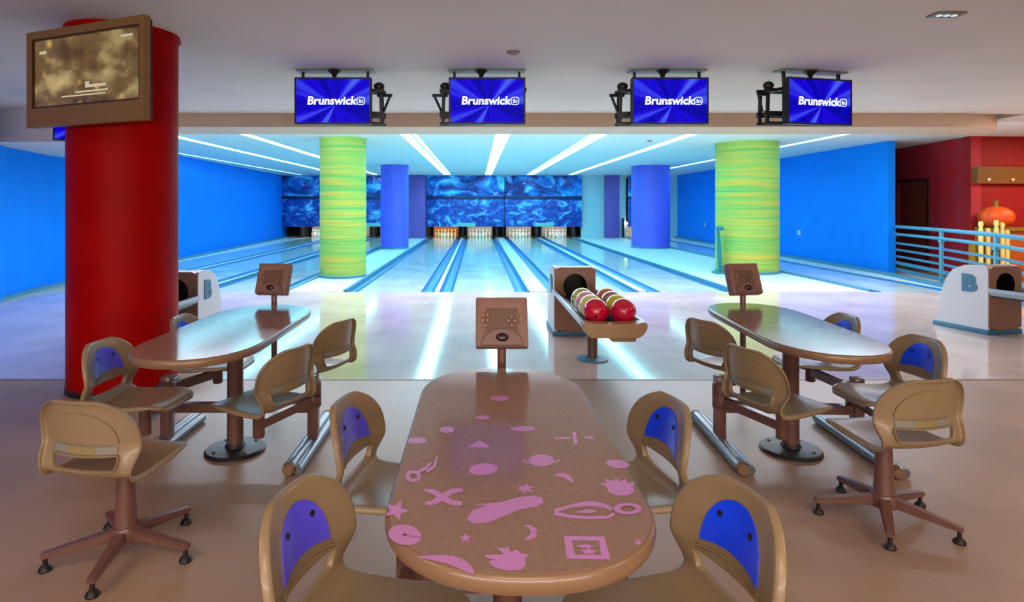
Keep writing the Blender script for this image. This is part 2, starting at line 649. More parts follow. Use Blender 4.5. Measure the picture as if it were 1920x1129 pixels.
# lane ceiling: slabs between the light slots
slots = [(-7.95, 0.10), (-6.1, 0.20), (-4.55, 0.20), (-1.35, 0.34), (0.5, 0.30), (2.38, 0.34), (4.2, 0.22), (7.2, 0.18)]
edges = []
for c, wd in slots:
    edges.append((c - wd / 2, c + wd / 2))
x = -9.5
TH = 0.055
for a, b in edges + [(14, 14)]:
    struct('ceiling_lane', box(B(), (x, 10.2, LZ), (a, 30.4, LZ + TH)), M['lane_ceiling'], smooth=0)
    x = b
struct('ceiling_lane_upper', box(B(), (-9.5, 10.2, LZ + TH + 0.012), (14, 30.4, LZ + TH + 0.1)), M['lane_ceiling'])
for a, b in edges:
    struct('ceiling_lane', box(B(), (a, 10.2, LZ), (b, 11.3, LZ + TH)), M['lane_ceiling'], smooth=0)
    struct('ceiling_lane', box(B(), (a, 27.6, LZ), (b, 30.4, LZ + TH)), M['lane_ceiling'], smooth=0)
spots_txt = ['narrow strip light in the lane ceiling beside the left blue wall',
             'strip light over the leftmost visible lane, second from the left wall',
             'strip light passing behind the top of the left lime pillar',
             'twin-tube strip light pointing down at the left end of the central mural',
             'single wide strip light straight ahead above the console',
             'twin-tube strip light slanting over the ball return lane, with a gap near its far end',
             'long strip light slanting right above the right purple pillar',
             'strip light beside the right blue wall, behind the right lime pillar']
for (c, wd), lab in zip(slots, spots_txt):
    t = thing('strip_light', lab, 'ceiling light', (c, 11.3, LZ + TH), 0, 'strip lights over the lanes')
    L = 27.6 - 11.3
    segs = []
    if wd > 0.32:
        for s in (-1, 1):
            segs.append((s * 0.10 - 0.055, 0.02, s * 0.10 + 0.055, L * (0.78 if c > 2 else 1) - 0.02))
            if c > 2:
                segs.append((s * 0.10 - 0.055, L * 0.82, s * 0.10 + 0.055, L - 0.02))
    else:
        segs.append((-wd / 2 + 0.01, 0.02, wd / 2 - 0.01, L - 0.02))
    for a_, b_, c_, d_ in segs:
        link('diffuser', box(B(), (a_, b_, 0.0), (c_, d_, 0.01)), M['strip'], t, 0)
    for s in (-1, 1):
        link('channel', box(B(), (s * (wd / 2 - 0.004) - 0.004, 0.0, -TH), (s * (wd / 2 - 0.004) + 0.004, L, 0)), M['white'], t, 0)

# soffit beam over the foul line, rounded at its right end
pl = [(-5.2, 9.4), (7.35, 9.4)]
for i in range(1, 9):
    a = PI / 2 * i / 8
    pl.append((7.35 + 1.15 * math.sin(a), 9.4 + 0.9 * (1 - math.cos(a))))
pl += [(8.5, 10.35), (-5.2, 10.35)]
struct('ceiling_soffit', prism(B(), pl, 'z', H + 1.21, CZ + 0.1), M['soffit'], smooth=50)
struct('ceiling_bulkhead', prism(B(), [(-9.4, 8.9), (-4.7, 8.9), (-6.7, 13.0), (-9.4, 13.0)], 'z', H + 0.93, CZ + 0.1), M['ceiling'], smooth=0)
struct('ceiling_edge', box(B(), (8.5, 9.4, CZ - 0.005), (14, 10.35, CZ + 0.1)), M['ceiling'])

# ------------------------------------------------------------------ lanes
lanes = [-7.3, -5.7, -4.05, -1.5, 0.116, 1.98, 3.68, 7.5]
HW, GW = 0.533, 0.235
lane_lab = ['leftmost bowling lane, running beside the left blue wall',
            'second bowling lane from the left blue wall',
            'bowling lane just left of the left lime pillar',
            'bowling lane right of the left lime pillar, ending at the golden pin pit',
            'bowling lane straight ahead of the centre console',
            'bowling lane passing behind the right edge of the ball return hood',
            'bowling lane just left of the right purple pillar',
            'rightmost bowling lane, between right lime pillar and right blue wall']
struct('floor_lane_bed', box(B(), (-9.5, FOUL, -0.35), (14, 30.4, -0.16)), M['filler'])


def gutter_bm(x0, x1, y0, y1):
    bm = B()
    n = 8
    c, r = (x0 + x1) / 2, (x1 - x0) / 2
    prof = [(c - r, -0.15), (c - r, -0.002)]
    for i in range(1, n):
        a = PI * i / n
        prof.append((c - (r - 0.006) * math.cos(a), -0.004 - 0.085 * math.sin(a)))
    prof += [(c + r, -0.002), (c + r, -0.15)]
    A = [bm.verts.new((p[0], y0, p[1])) for p in prof]
    C = [bm.verts.new((p[0], y1, p[1])) for p in prof]
    for i in range(len(prof)):
        j = (i + 1) % len(prof)
        bm.faces.new((A[i], C[i], C[j], A[j]))
    bm.faces.new(A)
    bm.faces.new(C[::-1])
    return bm


arrow_mat = mat('lane_arrow_mark', (120, 96, 80), 0.3)
prev = None
for i, c in enumerate(lanes):
    y0 = FOUL if i else 12.0
    t = thing('bowling_lane', lane_lab[i], 'bowling lane', (0, 0, 0), 0, 'bowling lanes')
    link('lane_surface', box(B(), (c - HW, y0, -0.16), (c + HW, 29.0, 0.0)), M['lane'], t, 0)
    if i:
        link('gutter', gutter_bm(c - HW - GW, c - HW, y0, 29.0), M['gutter'], t, 30)
    link('gutter', gutter_bm(c + HW, c + HW + GW, y0, 29.0), M['gutter'], t, 30)
    bm = B()
    for k in range(-3, 4):
        yy = FOUL + 4.8 - abs(k) * 0.28
        xx = c + k * 0.137
        prism(bm, [(xx - 0.02, yy), (xx + 0.02, yy), (xx, yy + 0.15)], 'z', 0.0, 0.0008)
    link('arrow_mark', bm, arrow_mat, t, 0)
    if prev is not None:
        a, b = prev, c - HW - GW
        wdt = b - a
        if wdt < 0.5:
            bm = box(B(), (a, FOUL, -0.16), (b, 29.0, 0.012), 0.004)
            struct('trim_2', bm, M['cap'])
            if wdt > 0.1:
                bm = B()
                for xx in (a, b):
                    box(bm, (xx - 0.012, FOUL - 0.01, -0.16), (xx + 0.012, 29.0, 0.02))
                struct('trim_3', bm, M['curb'], smooth=0)
        else:
            struct('floor_panel', box(B(), (a, FOUL, -0.16), (b, 28.3, 0.006)), M['filler'])
            bm = B()
            for xx in (a, b):
                box(bm, (xx - 0.03, FOUL + 0.02, -0.16), (xx + 0.03, 28.3, 0.035))
            struct('trim_4', bm, M['curb'], smooth=0)
    prev = c + HW + GW
struct('floor_panel', box(B(), (prev, FOUL, -0.16), (9.4, 28.9, 0.006)), M['filler'])
struct('floor_panel', box(B(), (-9.3, FOUL, -0.16), (-7.9, 28.9, 0.002)), M['filler'])
struct('floor_side', box(B(), (9.4, FOUL, -0.16), (14, 17, 0.0)), M['concourse'])
# kerbs along the blue walls
bm = B()
pts = [(-7.32, 9.3), (-7.55, 10.2), (-7.72, 11.3), (-8.1, 16.8), (-8.85, 28.5)]
for p, q in zip(pts, pts[1:]):
    bar(bm, (p[0], p[1], 0.03), (q[0], q[1], 0.03), 0.10, 0.06)
struct('baseboard_left', bm, M['curb'], smooth=0)
bm = B()
bar(bm, (8.35, 10.8, 0.03), (8.72, 13.2, 0.03), 0.10, 0.08)
bar(bm, (8.72, 13.2, 0.03), (9.15, 28.5, 0.03), 0.10, 0.08)
struct('baseboard_right', bm, M['curb'], smooth=0)

# masking units, pin pits and pins
mask_specs = [(-8.95, -6.47, 'dark blue pictorial mural over the far left pits, beside the blue wall', 1.0),
              (-6.44, -3.32, 'blue mural seen between the left lime and left purple pillars', 4.0),
              (-2.33, 1.24, 'left half of the big blue mural over the four central pits', 7.0),
              (1.27, 4.77, 'right half of the big blue mural over the four central pits', 11.0),
              (6.88, 8.28, 'narrow strip of blue mural left behind the right purple pillar', 15.0)]
for k, (xa, xb, lab, sd) in enumerate(mask_specs):
    t = thing('masking_unit', lab, 'mural', ((xa + xb) / 2, END, 0), 0, 'murals over the pin pits')
    hw = (xb - xa) / 2
    link('upper_panel', box(B(), (-hw, 0, 1.90), (hw, 0.05, LZ - 0.01), 0.01), mural('mural_upper', sd, sc=0.75), t)
    link('lower_panel', box(B(), (-hw, 0.0, 0.52), (hw, 0.05, 1.80), 0.01), mural('mural_lower', sd + 30, dark=(0, 48, 140), mid=(0, 84, 184), hi=(110, 215, 245), sc=1.5), t)
    link('rail', box(B(), (-hw, -0.03, 1.78), (hw, 0.06, 1.92), 0.01), mat('mask_rail_navy', (0, 24, 84), 0.4), t)
    if hw > 1.5:
        pc = link('name_plate', box(B(), (hw * 0.02 - 0.42, -0.02, 0.53), (hw * 0.02 + 0.42, -0.002, 0.70), 0.01), mat('teal_plate', (110, 190, 190), 0.4), t)
pit_mats = {}
lane_end_lab = ['far left', 'second', 'third', 'golden', 'second central', 'third central', 'fourth central', 'far right']
curt_gold = mat('pit_curtain_gold', (190, 120, 30), 0.6, noise=(224, 168, 70), nscale=5, stretch=(3, 1, .4))
curt_white = mat('pit_curtain_pale', (205, 190, 160), 0.6, noise=(226, 216, 196), nscale=5, stretch=(3, 1, .4))
tube_gold = emis('pit_tube_warm', (1.0, 0.55, 0.12), 55)
tube_white = emis('pit_tube_white', (1.0, 0.88, 0.7), 45)
for i, c in enumerate(lanes):
    golden = i == 3
    t = thing('pin_pit', {0: 'pin pit at the end of the leftmost lane by the blue wall', 1: 'pin pit at the end of the second lane from the left wall',
                          2: 'pin pit between the left lime pillar and left purple pillar', 3: 'golden-lit pin pit, leftmost under the central mural',
                          4: 'pale pin pit, second from the left under the central mural', 5: 'pale pin pit, third from the left under the central mural',
                          6: 'pale pin pit, rightmost under the central mural', 7: 'pin pit half hidden behind the right purple pillar'}[i],
              'pin pit', (c, END + 0.1, 0), 0, 'pin pits')
    for s in (-1, 1):
        link('kickback', box(B(), (s * 0.79 - 0.03, 0.02, 0.012), (s * 0.79 + 0.03, 1.5, 0.9)), M['pit'], t, 0)
    link('curtain', box(B(), (-0.60, 1.30, 0.0), (0.60, 1.34, 0.75)), curt_gold if golden else curt_white, t, 0)
    link('lamp_tube', tube(B(), (-0.7, 0.15, 0.66), (0.7, 0.15, 0.66), 0.02, 8), tube_gold if golden else tube_white, t)
# dark posts between the pits
for k, px_ in enumerate([-3.3 + .9 * 0, ]):
    pass
pin_prof = [(0.026, 0.0), (0.034, 0.02), (0.055, 0.09), (0.0605, 0.12), (0.055, 0.17), (0.036, 0.23), (0.0235, 0.255), (0.024, 0.275),
            (0.031, 0.33), (0.031, 0.35), (0.024, 0.373), (0.010, 0.381)]
pin_bm = lathe(B(), pin_prof, 12)
proto_pin = link('bowling_pin', pin_bm, M['pin'])
st = link('red_stripe', lathe(B(), [(0.0255, 0.258), (0.0262, 0.268), (0.0262, 0.272), (0.026, 0.28)], 12, cap=False), M['pin_stripe'], proto_pin)
pin_lab = ['white bowling pin racked at the end of the leftmost lane',
           'white bowling pin racked at the end of the second lane from the left',
           'white bowling pin racked between left lime and left purple pillars',
           'white bowling pin racked in the golden-lit pit',
           'white bowling pin racked in the pit right of the golden one',
           'white bowling pin racked in the third pit under the central mural',
           'white bowling pin racked in the rightmost pit under the central mural',
           'white bowling pin racked in the pit behind the right purple pillar']
first = True
for i, c in enumerate(lanes):
    for row in range(4):
        for k in range(row + 1):
            o = proto_pin if first else copy_tree(proto_pin)
            first = False
            o.location = (c + (k - row / 2) * 0.305, END + 0.15 + row * 0.264 - 0.05, 0.0)
            tag(o, pin_lab[i], 'bowling pin', 'pins of lane %s' % lane_end_lab[i])

# ------------------------------------------------------------------ pillars
def pillar(name, x, y, r, m, top, lab, cat='pillar'):
    t = thing(name, lab, cat, (x, y, 0))
    link('shaft', lathe(B(), [(r, 0.0), (r, 0.05), (r, top - 0.02), (r, top)], 64), m, t)
    return t


p = pillar('red_pillar', -2.92, 5.07, 0.405, M['red_pillar'], CZ, 'glossy red round pillar behind the left table, carrying the television')
link('collar', lathe(B(), [(0.42, CZ - 0.035), (0.425, CZ - 0.02), (0.42, CZ - 0.001)], 64), M['red_pillar'], p)
link('base_ring', lathe(B(), [(0.412, 0.0), (0.412, 0.04), (0.406, 0.045)], 64, cap=False), M['dark'], p)
for nm, x, y, r, m, lab in (('lime_pillar', -2.8, 12.8, 0.475, M['lime'], 'lime and yellow wrapped round pillar, the left and slimmer of two'),
                            ('lime_pillar', 6.02, 13.7, 0.66, M['lime'], 'lime and yellow wrapped round pillar, the right and wider of two'),
                            ('purple_pillar', -2.86, 21.2, 0.48, M['purple'], 'violet-blue round pillar right of the left lime pillar'),
                            ('purple_pillar', 6.1, 21.6, 0.66, M['purple'], 'violet-blue round pillar left of the right lime pillar')):
    p = pillar(nm, x, y, r, m, LZ, lab)
    link('base_ring', lathe(B(), [(r + 0.012, 0.0), (r + 0.012, 0.05), (r + 0.002, 0.055)], 64, cap=False), M['curb'], p)
struct('wall_pilaster', box(B(), (-3.12, 27.75, 0), (-2.36, 28.3, LZ), 0.02), M['purple_flat'])
struct('wall_pilaster', box(B(), (5.85, 27.9, 0), (6.47, 28.3, LZ), 0.02), M['purple_flat'])

# ------------------------------------------------------------------ moulded chair
prof = [(.205, .385), (.20, .402), (.185, .414), (.15, .418), (.10, .416), (.05, .411), (0, .407), (-.05, .404), (-.10, .403), (-.150, .402),
        (-.190, .407), (-.209, .424), (-.215, .448), (-.219, .478), (-.221, .508), (-.224, .54), (-.229, .57), (-.234, .60), (-.240, .63),
        (-.246, .66), (-.252, .685), (-.257, .705), (-.261, .72), (-.264, .73)]
NV = len(prof)


def half_w(v):
    t = v
    z = prof[t][1]
    if t <= 9:       # seat
        yf = prof[t][0]
        wv = 0.178 + 0.014 * (0.2 - yf) / 0.35
        dd = 0.215 - yf
        if dd < 0.09:
            wv *= (1 - (1 - dd / 0.09) ** 2.6) ** 0.5 * 0.62 + 0.38
        return wv
    k = min(1, max(0, (z - 0.408) / 0.09))
    wv = 0.192 + 0.016 * (3 * k * k - 2 * k ** 3)
    dd = 0.742 - z
    if dd < 0.16:
        wv *= max(0.05, (1 - (1 - dd / 0.16) ** 2.3)) ** 0.46
    return wv


def surf(x, vf):
    """point and front normal on the chair shell for lateral x and fractional profile index vf"""
    def pos(x, vf):
        vf = min(max(vf, 0), NV - 1 - 1e-6)
        i = int(vf)
        f = vf - i
        y = prof[i][0] * (1 - f) + prof[i + 1][0] * f
        z = prof[i][1] * (1 - f) + prof[i + 1][1] * f
        q = (x / 0.2) ** 2
        back = min(1, max(0, (z - 0.43) / 0.1))
        seat = 1 - back
        return Vector((x, y + 0.052 * q * back, z + 0.016 * q * seat * (1 if y < 0.15 else 0.5)))
    e = 0.03
    P = pos(x, vf)
    dx = pos(x + 0.002, vf) - pos(x - 0.002, vf)
    dv = pos(x, min(vf + e, NV - 1.001)) - pos(x, max(vf - e, 0))
    n = dx.cross(dv).normalized()
    # front/top side: +y on backrest, +z on seat
    if n.dot(Vector((0, 1, 0.8))) < 0:
        n = -n
    return P, n


def vf_of_z(z):
    for i in range(10, NV - 1):
        if prof[i][1] <= z <= prof[i + 1][1]:
            return i + (z - prof[i][1]) / (prof[i + 1][1] - prof[i][1])
    return NV - 1.01


def shell_mesh():
    bm = B()
    NU = 18
    rows = []
    norm = {}
    for v in range(NV):
        hw = half_w(v)
        row = []
        for u in range(NU + 1):
            s = -1 + 2 * u / NU
            x = hw * math.copysign(abs(s) ** 0.92, s)
            P, n = surf(x, v)
            vt = bm.verts.new(P)
            norm[vt] = n
            row.append(vt)
        rows.append(row)
    for v in range(NV - 1):
        for u in range(NU):
            zz = (prof[v][1] + prof[v + 1][1]) / 2
            if v >= 10 and 0.44 < zz < 0.495 and 3 <= u < NU - 3:
                continue
            bm.faces.new((rows[v][u], rows[v][u + 1], rows[v + 1][u + 1], rows[v + 1][u]))
    bm.normal_update()
    # rolled rim: boundary edges turned back
    be = [e for e in bm.edges if e.is_boundary]
    for depth, outw in ((0.006, 0.004), (0.016, 0.001)):
        r = bmesh.ops.extrude_edge_only(bm, edges=be)
        nv = [g for g in r['geom'] if isinstance(g, bmesh.types.BMVert)]
        be = [g for g in r['geom'] if isinstance(g, bmesh.types.BMEdge) and g.is_boundary]
        for v2 in nv:
            src = None
            for e in v2.link_edges:
                o = e.other_vert(v2)
                if o in norm:
                    src = o
            n = norm[src]
            norm[v2] = n
            hole = abs(v2.co.x) < 0.15 and 0.43 < v2.co.z < 0.5 and v2.co.y < -0.15
            out = Vector((math.copysign(1, v2.co.x) * (abs(v2.co.x) / 0.2) ** 2, 0, 0.6 if v2.co.z > 0.68 else 0))
            v2.co += -n * depth + (Vector((0, 0, 0)) if hole else out * outw)
    return bm


shell_me = None
parts_me = {}


def patch(pts_rows, off, th):
    """solid patch following the shell: rows of (x, vf); off = offset along the front normal"""
    bm = B()
    F_, K = [], []
    for row in pts_rows:
        a, c = [], []
        for x, vf in row:
            P, n = surf(x, vf)
            a.append(bm.verts.new(P + n * off))
            c.append(bm.verts.new(P + n * (off - th)))
        F_.append(a)
        K.append(c)
    nr, nc = len(F_), len(F_[0])
    for i in range(nr - 1):
        for j in range(nc - 1):
            bm.faces.new((F_[i][j], F_[i][j + 1], F_[i + 1][j + 1], F_[i + 1][j]))
            bm.faces.new((K[i][j], K[i + 1][j], K[i + 1][j + 1], K[i][j + 1]))
    for i in range(nr - 1):
        bm.faces.new((F_[i][0], F_[i + 1][0], K[i + 1][0], K[i][0]))
        bm.faces.new((F_[i][-1], K[i][-1], K[i + 1][-1], F_[i + 1][-1]))
    for j in range(nc - 1):
        bm.faces.new((F_[0][j], K[0][j], K[0][j + 1], F_[0][j + 1]))
        bm.faces.new((F_[-1][j], F_[-1][j + 1], K[-1][j + 1], K[-1][j]))
    return bm


def dome_rows(z0, z1, hw, n=18, m=16, sag=0.0, power=2.4):
    rows = []
    for i in range(n + 1):
        f = math.sin(PI / 2 * i / n)
        z = z0 + (z1 - z0) * f
        wv = hw * max(0.004, 1 - f ** power) ** (1 / 2.0)
        rows.append([(wv * (-1 + 2 * j / m), vf_of_z(z + sag * (1 - ((-1 + 2 * j / m)) ** 2) * (1 - f))) for j in range(m + 1)])
    return rows


def shell_obj(parent, insert_mat):
    global shell_me
    if shell_me is None:
        bm = shell_mesh()
        o = link('seat_shell', bm, M['shell'], parent, 60)
        shell_me = o.data
    else:
        o = bpy.data.objects.new('seat_shell', shell_me)
        COL.objects.link(o)
        o.parent = parent
    s = o.modifiers.new('thickness', 'SOLIDIFY')
    s.thickness = 0.006
    s.offset = 0
    sb = o.modifiers.new('smooth', 'SUBSURF')
    sb.levels = 1
    sb.render_levels = 1

    def inst(name, maker, m, par=parent):
        key = (name, m.name)
        if key not in parts_me:
            ob = link(name, maker(), m, par)
            parts_me[key] = ob.data
        else:
            ob = bpy.data.objects.new(name, parts_me[key])
            COL.objects.link(ob)
            ob.parent = par
        return ob
    ins = inst('back_insert', lambda: patch(dome_rows(0.548, 0.692, 0.116, sag=0.016), 0.0065, 0.004), insert_mat)
    ins['label'] = 'blue arched backrest insert' if insert_mat is M['insert'] else 'violet arched backrest insert'

    def screws():
        bm = B()
        for x, z in ((-0.062, 0.640), (0.062, 0.640)):
            P, n = surf(x, vf_of_z(z))
            lathe(bm, [(0.009, 0.006), (0.009, 0.0095), (0.004, 0.010)], 10, mtx=Matrix.Translation(P) @ n.to_track_quat('Z', 'Y').to_matrix().to_4x4())
        return bm
    inst('screw', screws, M['dark'], ins)
    for q, zq in enumerate((0.516, 0.526, 0.536)):
        inst('rib' + ('' if q == 0 else '_%d' % q), lambda: patch([[(-0.128 + 0.256 * j / 12, vf_of_z(z + 0.016 * (1 - ((-1 + 2 * j / 12)) ** 2))) for j in range(13)] for z in (zq, zq + 0.004)], 0.0058, 0.003), M['shell']).name = 'rib'
    inst('back_panel', lambda: patch(dome_rows(0.556, 0.682, 0.140, n=8), -0.0045, 0.004), M['shell'])
    lb = inst('label_strip', lambda: patch([[(-0.135 + 0.27 * j / 10, vf_of_z(z)) for j in range(11)] for z in (0.512, 0.545)], -0.0045, 0.003), M['label'])
    inst('sticker', lambda: patch([[(-0.055 + 0.11 * j / 6, vf_of_z(z)) for j in range(7)] for z in (0.515, 0.542)], -0.0077, 0.001), M['gold'], lb)
    return o


def fixed_chair(x, y, face, lab, group, post, arm_z, ins):
    """face = heading the sitter looks at, radians from +Y, positive to the left"""
    t = thing('swing_chair', lab, 'chair', (x, y, 0), face, group)
    shell_obj(t, ins)
    inv = Matrix.Rotation(-face, 3, 'Z')
    pl = inv @ Vector((post[0] - x, post[1] - y, 0))
    bm = box(B(), (-0.09, -0.10, 0.378), (0.09, 0.10, 0.396), 0.004)
    link('seat_plate', bm, M['frame'], t)
    link('stub', lathe(B(), [(0.028, arm_z - 0.07), (0.032, arm_z - 0.065), (0.032, 0.38)], 16), M['frame'], t)
    d = pl.normalized()
    link('swing_arm', bar(B(), (0, 0, arm_z), tuple(pl - d * 0.03 + Vector((0, 0, arm_z))), 0.042, 0.05), M['frame'], t, 0)
    link('collar', lathe(B(), [(0.044, arm_z - 0.045), (0.048, arm_z - 0.04), (0.048, arm_z + 0.04), (0.044, arm_z + 0.045)], 16, c=(pl.x, pl.y)), M['frame'], t)
    return t


def star_chair(x, y, face, base_rot, lab, ins):
    t = thing('swivel_chair', lab, 'chair', (x, y, 0), face)
    shell_obj(t, ins)
    link('seat_plate', box(B(), (-0.09, -0.10, 0.378), (0.09, 0.10, 0.396), 0.004), M['frame'], t)
    link('column', lathe(B(), [(0.046, 0.10), (0.044, 0.12), (0.034, 0.36), (0.034, 0.385)], 24), M['frame'], t)
    link('hub', lathe(B(), [(0.035, 0.055), (0.055, 0.065), (0.060, 0.10), (0.052, 0.125)], 24), M['frame'], t)
    for k in range(5):
        a = base_rot - face + k * 2 * PI / 5
        c, s = math.cos(a), math.sin(a)
        bm = B()
        bar(bm, (0.035 * c, 0.035 * s, 0.095), (0.30 * c, 0.30 * s, 0.062), 0.050, 0.044, 0.034, 0.022)
        bmesh.ops.bevel(bm, geom=bm.edges[:], offset=0.005, segments=2, affect='EDGES')
        leg = link('leg', bm, M['frame'], t)
        g = lathe(B(), [(0.024, 0.0), (0.026, 0.006), (0.020, 0.018), (0.009, 0.026), (0.009, 0.055)], 16, c=(0.284 * c, 0.284 * s))
        link('glider', g, M['black'], leg)
    return t


# ------------------------------------------------------------------ tables
def outline(hw, y0, y1, e0, e1, inset, n=14, pw=2.2):
    """table outline: straight sides, elliptical ends of depth e0 (near) and e1 (far)"""
    pts = []
    h = hw - inset
    for i in range(2 * n + 1):       # near end, left to right
        a = PI + PI * i / (2 * n)
        c, s = math.cos(a), math.sin(a)
        pts.append((h * math.copysign(abs(c) ** (2 / pw), c), y0 + e0 - (e0 - inset) * abs(s) ** (2 / pw)))
    for i in range(2 * n + 1):       # far end, right to left
        a = PI * i / (2 * n)
        c, s = math.cos(a), math.sin(a)
        pts.append((h * math.copysign(abs(c) ** (2 / pw), c), y1 - e1 + (e1 - inset) * abs(s) ** (2 / pw)))
    return pts


def table(x, y, lab, hw, y0, y1, e0, e1, posts, rz=0):
    t = thing('bowling_table', lab, 'table', (x, y, 0), rz, 'oval tables with fixed seats')
    bm = B()
    prism(bm, outline(hw, y0, y1, e0, e1, 0.010), 'z', 0.715, 0.75)
    link('tabletop', bm, M['table'], t, 0)
    bm = B()
    loops = []
    for ins, z in ((0.010, 0.7495), (0.004, 0.748), (0.0, 0.742), (-0.002, 0.730), (0.0, 0.718), (0.006, 0.708), (0.020, 0.706), (0.06, 0.706)):
        loops.append([bm.verts.new((px, py, z)) for px, py in outline(hw, y0, y1, e0, e1, ins)])
    n = len(loops[0])
    for a, c in zip(loops, loops[1:]):
        for i in range(n):
            j = (i + 1) % n
            bm.faces.new((a[i], a[j], c[j], c[i]))
    bmesh.ops.remove_doubles(bm, verts=bm.verts, dist=1e-5)
    link('edge_band', bm, M['edge'], t, 50)
    link('pedestal', lathe(B(), [(0.052, 0.02), (0.048, 0.05), (0.046, 0.69), (0.05, 0.70)], 24), M['frame'], t)
    link('mounting_plate', box(B(), (-0.15, -0.28, 0.697), (0.15, 0.28, 0.715), 0.004), M['frame'], t)
    link('base_plate', lathe(B(), [(0.175, 0.0), (0.175, 0.012), (0.165, 0.022), (0.06, 0.030), (0.05, 0.05)], 40), M['dark'], t)
    for k in range(4):
        a = PI / 4 + k * PI / 2
        bolts = lathe(B(), [(0.011, 0.02), (0.011, 0.030), (0.005, 0.033)], 8, c=(0.13 * math.cos(a), 0.13 * math.sin(a)))
        link('bolt', bolts, M['bright_foot'], t)
    link('cross_beam', bar(B(), (posts[0][0], posts[0][1], 0.235), (posts[1][0], posts[1][1], 0.235), 0.05, 0.055), M['frame'], t, 0)
    for px, py in posts:
        link('post', box(B(), (px - 0.03, py - 0.035, 0.03), (px + 0.03, py + 0.035, 0.43), 0.006), M['frame'], t)
        bm = B()
        for s in (-0.022, 0.028):
            r = 0.036 if s < 0 else 0.026
            tube(bm, (px + s * 0.95, py - 0.42, r), (px + s * 0.95, py + 0.42, r), r, 16)
        ft = link('foot', bm, M['bright_foot'], t)
        for s in (-1, 1):
            link('end_cap', tube(B(), (px - 0.022 * 0.95, py + s * 0.42, 0.038), (px - 0.022 * 0.95, py + s * 0.45, 0.038), 0.038, 16, 0.030), M['edge'], ft)
    return t


HWT = 0.32
TC = table(0.10, 2.03, 'large oval table in the foreground with pink printed pictures', HWT, -0.83, 0.72, 0.30, 0.36, [(-0.32, 0), (0.35, 0)])
TL = table(-1.46, 3.70, 'oval table left of centre, in front of the red pillar', HWT, -0.83, 0.82, 0.42, 0.42, [(-0.45, 0.08), (0.45, 0.08)])
TR = table(1.89, 3.70, 'oval table on the right side, behind the right swivel chair', 0.30, -0.74, 0.90, 0.42, 0.42, [(-0.40, 0.06), (0.42, 0.06)], R(-3))

BL, VI = M['insert'], M['violet_insert']
LF, RF = PI / 2, -PI / 2        # facing left (-X) / right (+X)
# centre table
pL, pR = (0.10 - 0.32, 2.03), (0.10 + 0.35, 2.03)
fixed_chair(-0.24, 1.55, RF - R(14), 'tan chair with violet insert at the near left of the foreground table', 'chairs at the foreground table', pL, 0.285, VI)
fixed_chair(-0.26, 2.32, RF - R(12), 'tan chair with violet insert at the far left of the foreground table', 'chairs at the foreground table', pL, 0.345, VI)
fixed_chair(0.45, 1.55, LF + R(14), 'tan chair with bright blue insert at the near right of the foreground table', 'chairs at the foreground table', pR, 0.285, BL)
fixed_chair(0.50, 2.32, LF + R(12), 'tan chair with bright blue insert at the far right of the foreground table', 'chairs at the foreground table', pR, 0.345, BL)
# left table
pL, pR = (-1.91, 3.78), (-1.01, 3.78)
fixed_chair(-1.83, 3.38, RF - R(4), 'tan chair with blue insert before the red pillar base, near left of the left table', 'chairs at the left table', pL, 0.285, VI)
fixed_chair(-1.76, 4.16, RF, 'tan chair mostly hidden behind the left table, its top against the red pillar', 'chairs at the left table', pL, 0.345, BL)
fixed_chair(-1.19, 3.34, LF - R(24), 'tan chair seen from behind at the near right of the left table', 'chairs at the left table', pR, 0.285, BL)
fixed_chair(-1.11, 4.10, LF - R(24), 'tan chair seen from behind at the far right of the left table', 'chairs at the left table', pR, 0.345, BL)
# right table
pL, pR = (1.49, 3.76), (2.31, 3.76)
fixed_chair(1.65, 3.32, RF + R(20), 'tan chair seen from behind at the near left of the right table', 'chairs at the right table', pL, 0.285, BL)
fixed_chair(1.71, 4.12, RF + R(24), 'tan chair seen from behind at the far left of the right table', 'chairs at the right table', pL, 0.345, BL)
fixed_chair(2.28, 3.46, LF + R(4), 'tan chair with blue insert at the near right of the right table', 'chairs at the right table', pR, 0.285, BL)
fixed_chair(2.28, 4.20, LF, 'tan chair at the far right of the right table, its top just above the tabletop', 'chairs at the right table', pR, 0.345, BL)
# free swivel chairs
star_chair(-1.49, 2.60, R(-10), R(277), 'tan swivel chair on a five-legged base, front left of the picture', BL)
star_chair(1.915, 2.89, R(9), R(241), 'tan swivel chair on a five-legged base, at the right of the foreground', BL)


# printed pictures on the foreground table
def motif(name, polys, z=0.7503, z1=0.7506):
    bm = B()
    for q, poly in enumerate(polys):
        vs = [bm.verts.new(at(px, py, z1 + q * 0.00006) - Vector((0.10, 2.03, 0))) for px, py in poly]
        f = bm.faces.new(vs)
    bmesh.ops.triangulate(bm, faces=bm.faces[:])
    return link(name, bm, M['print'], TC, 0)


def ell(cx, cy, rx, ry, n=24, rot=0):
    return [(cx + rx * math.cos(2 * PI * i / n) * math.cos(rot) - ry * math.sin(2 * PI * i / n) * math.sin(rot),
             cy + rx * math.cos(2 * PI * i / n) * math.sin(rot) + ry * math.sin(2 * PI * i / n) * math.cos(rot)) for i in range(n)]


def star(cx, cy, rx, ry, rot=-PI / 2, n=5, k=0.42):
    return [(cx + rx * (1 if i % 2 == 0 else k) * math.cos(rot + PI * i / n), cy + ry * (1 if i % 2 == 0 else k) * math.sin(rot + PI * i / n)) for i in range(2 * n)]


def ring(cx, cy, rx, ry, k, n=24, rot=0):
    a, c = ell(cx, cy, rx, ry, n, rot), ell(cx, cy, rx * k, ry * k, n, rot)
    return [[a[i], a[(i + 1) % n], c[(i + 1) % n], c[i]] for i in range(n)]


